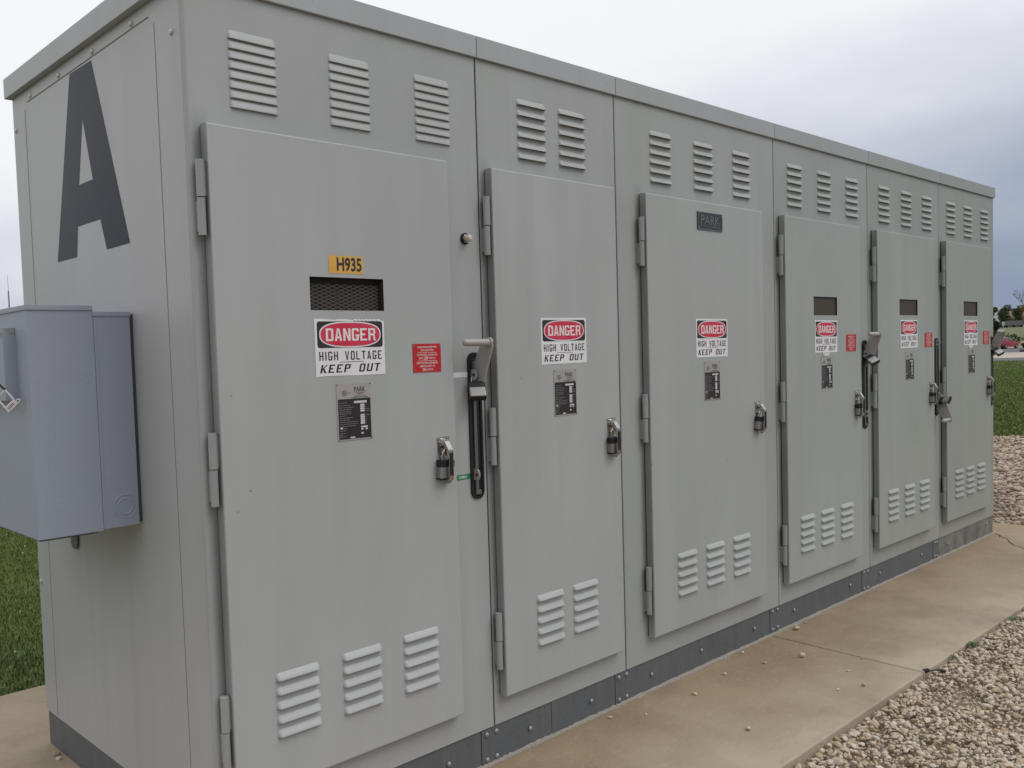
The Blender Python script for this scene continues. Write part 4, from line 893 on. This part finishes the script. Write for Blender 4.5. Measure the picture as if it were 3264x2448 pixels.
BARK = mat('bark', (.07, .055, .045), rough=.9, n1=(3, (.045, .035, .03), .8))
def leaves(name, centres, radii, n, size, mats, seed, parent):
    rg_ = np.random.default_rng(seed); V = []; tot = sum(r_ ** 2 for r_ in radii); mi = []
    for c, r_ in zip(centres, radii):
        k = int(n * r_ ** 2 / tot); d = rg_.normal(size=(k, 3)); d /= np.linalg.norm(d, axis=1)[:, None]; q = rg_.uniform(.35, 1.08, k) ** .6
        p = np.array(c) + d * (r_ * q)[:, None] * np.array([1, 1, .85]); V.append(p); mi += [rg_.integers(0, len(mats))] * (k // 2) + list(rg_.integers(0, len(mats), k - k // 2))
    P = np.concatenate(V); m = len(P); a = rg_.normal(size=(m, 3)); a /= np.linalg.norm(a, axis=1)[:, None]; b_ = rg_.normal(size=(m, 3)); b_ = np.cross(a, b_); b_ /= np.linalg.norm(b_, axis=1)[:, None]
    s_ = (size * rg_.uniform(.5, 1.3, m))[:, None]; W = np.stack([P - a * s_, P - b_ * s_ * .55, P + a * s_, P + b_ * s_ * .55], 1)
    me = bpy.data.meshes.new(name); me.vertices.add(m * 4); me.vertices.foreach_set('co', W.reshape(-1).astype(np.float32)); me.loops.add(m * 4); me.loops.foreach_set('vertex_index', np.arange(m * 4, dtype=np.int32))
    me.polygons.add(m); me.polygons.foreach_set('loop_start', np.arange(0, m * 4, 4, dtype=np.int32)); me.polygons.foreach_set('loop_total', np.full(m, 4, dtype=np.int32))
    for q in mats: me.materials.append(q)
    me.polygons.foreach_set('material_index', np.array(mi, dtype=np.int32)); me.update(); me.validate(); o = bpy.data.objects.new(name, me); col.objects.link(o); o.parent = parent; return o
def leafm(n_, cs): return [mat(f'{n_}_{k}', c, rough=.7, spec=.2) for k, c in enumerate(cs)]
DG = leafm('dark_leaf', [(.022, .04, .016), (.035, .055, .02), (.05, .07, .028)]); MG = leafm('green_leaf', [(.06, .09, .03), (.09, .115, .04), (.045, .07, .028)]); AU = leafm('autumn_leaf', [(.20, .125, .03), (.26, .15, .04), (.13, .09, .03), (.30, .2, .07)])
def tree(px, D, H, Wd, mats, label, seed, low=.15, kind='leafy_tree'):
    x, y = at(px, D); z = ground_z(x, y); rt = empty(kind, (x, y, z)); tag(rt, label, 'tree', 'trees beyond the parking lot'); rnd = random.Random(seed)
    t_ = MB(); t_.tube([(0, 0, -.3), (.1, 0, H * .3), (-.05, .1, H * .6), (.05, 0, H * .9)], [H * .028, H * .02, H * .012, H * .004], 8, 0)
    cs = []; rs = []
    for k in range(13):
        h = low + (1 - low) * (k + .5) / 13; a = rnd.uniform(0, 6.28); q = Wd * .5 * math.sin(math.pi * min(max((h - low) / (1 - low) * .85 + .12, 0), 1)) * rnd.uniform(.3, .75)
        c = (math.cos(a) * q, math.sin(a) * q, H * h * .93); cs.append(c); rs.append(Wd * rnd.uniform(.16, .25)); t_.tube([(0, 0, H * h * .7), c], [H * .008, H * .003], 6, 0)
    t_.build('trunk', [BARK], rt); leaves('crown', cs, rs, 2600, H * .028, mats, seed, rt)
tree(3166, 190, 6.6, 3.3, DG, 'dark green tree rising right behind the end of the cabinets', 1, low=.02)
tree(3207, 365, 9.3, 6.6, MG, 'mid green tree in front of the cream warehouse', 2, low=.05)
tree(3193, 350, 6.4, 4.6, DG, 'dark bushy tree left of the grey trailer', 6, low=.03)
tree(3250, 372, 9.4, 7.6, AU, 'orange brown autumn tree in front of the warehouse', 3, low=.1)
tree(3238, 362, 7.6, 5.4, DG, 'dark green tree directly behind the grey trailer', 4, low=.02)
tree(3330, 330, 11, 8.0, MG, 'green tree just outside the right edge beyond the trailer', 5)
# hedge-like band of tall grass at the foot of the rise
hx = []
for k in range(34):
    r_ = -45 + k * 2.4; q = pl_(160 + (k % 3) * 1.2, r_); hx.append((q[0], q[1], ground_z(*q) + .35))
hd = leaves('rough_grass_bank', hx, [1.25] * len(hx), 15000, .16, DG + MG + GB, 31, None); tag(hd, 'dark band of tall rough growth at the foot of the grassy rise', 'rough grass', kind='stuff')
# bare tree
x, y = at(3284, 220); z = ground_z(x, y); bt = empty('bare_tree', (x, y, z)); tag(bt, 'bare twiggy tree with a few reddish leaves at the right edge against the sky', 'tree')
br = MB(); rnd = random.Random(12); tips = []
def grow(p, d, L, r_, lv):
    q = p + d * L; mid = p + d * L * .5 + Vector((rnd.uniform(-1, 1), rnd.uniform(-1, 1), 0)) * L * .06; br.tube([p, mid, q], [r_, r_ * .8, r_ * .62], 5, 0, caps=False)
    if lv == 0: tips.append(q); return
    for k in range(3 if lv > 1 else 2):
        nd = (d + Vector((rnd.uniform(-1, 1), rnd.uniform(-1, 1), rnd.uniform(-.25, .75))) * .75).normalized(); grow(q, nd, L * rnd.uniform(.62, .82), r_ * .6, lv - 1)
grow(Vector((0, 0, -.2)), Vector((0, 0, 1)), 3.6, .17, 5)
br.build('trunk', [BARK], bt)
leaves('leaves', [tuple(q) for q in tips[::9]], [.35] * len(tips[::9]), 420, .10, leafm('red_leaf', [(.32, .12, .10), (.25, .10, .09)]), 41, bt)
# radio mast far to the left
mast = empty('radio_mast', (0, 0, 0)); x, y = at(47, 170); mast.location = (x, y, -.07); tag(mast, 'thin radio mast against the sky at the far left', 'mast')
s170 = 170 / 2904.7
zj = 1.4 + (1176 - 927) * s170; ztop = 1.4 + (1176 - 878) * s170
b_ = MB(); b_.tube([(0, 0, 0), (0, 0, zj)], [.22, .13], 8, 0); b_.build('pole', [mat('mast_grey', (.25, .25, .28), rough=.6)], mast)
b_ = MB(); b_.tube([(0, 0, zj), (0, 0, ztop)], [.05, .03], 6, 0); b_.build('whip_antenna', [mat('whip_grey', (.35, .35, .38), rough=.6)], mast)
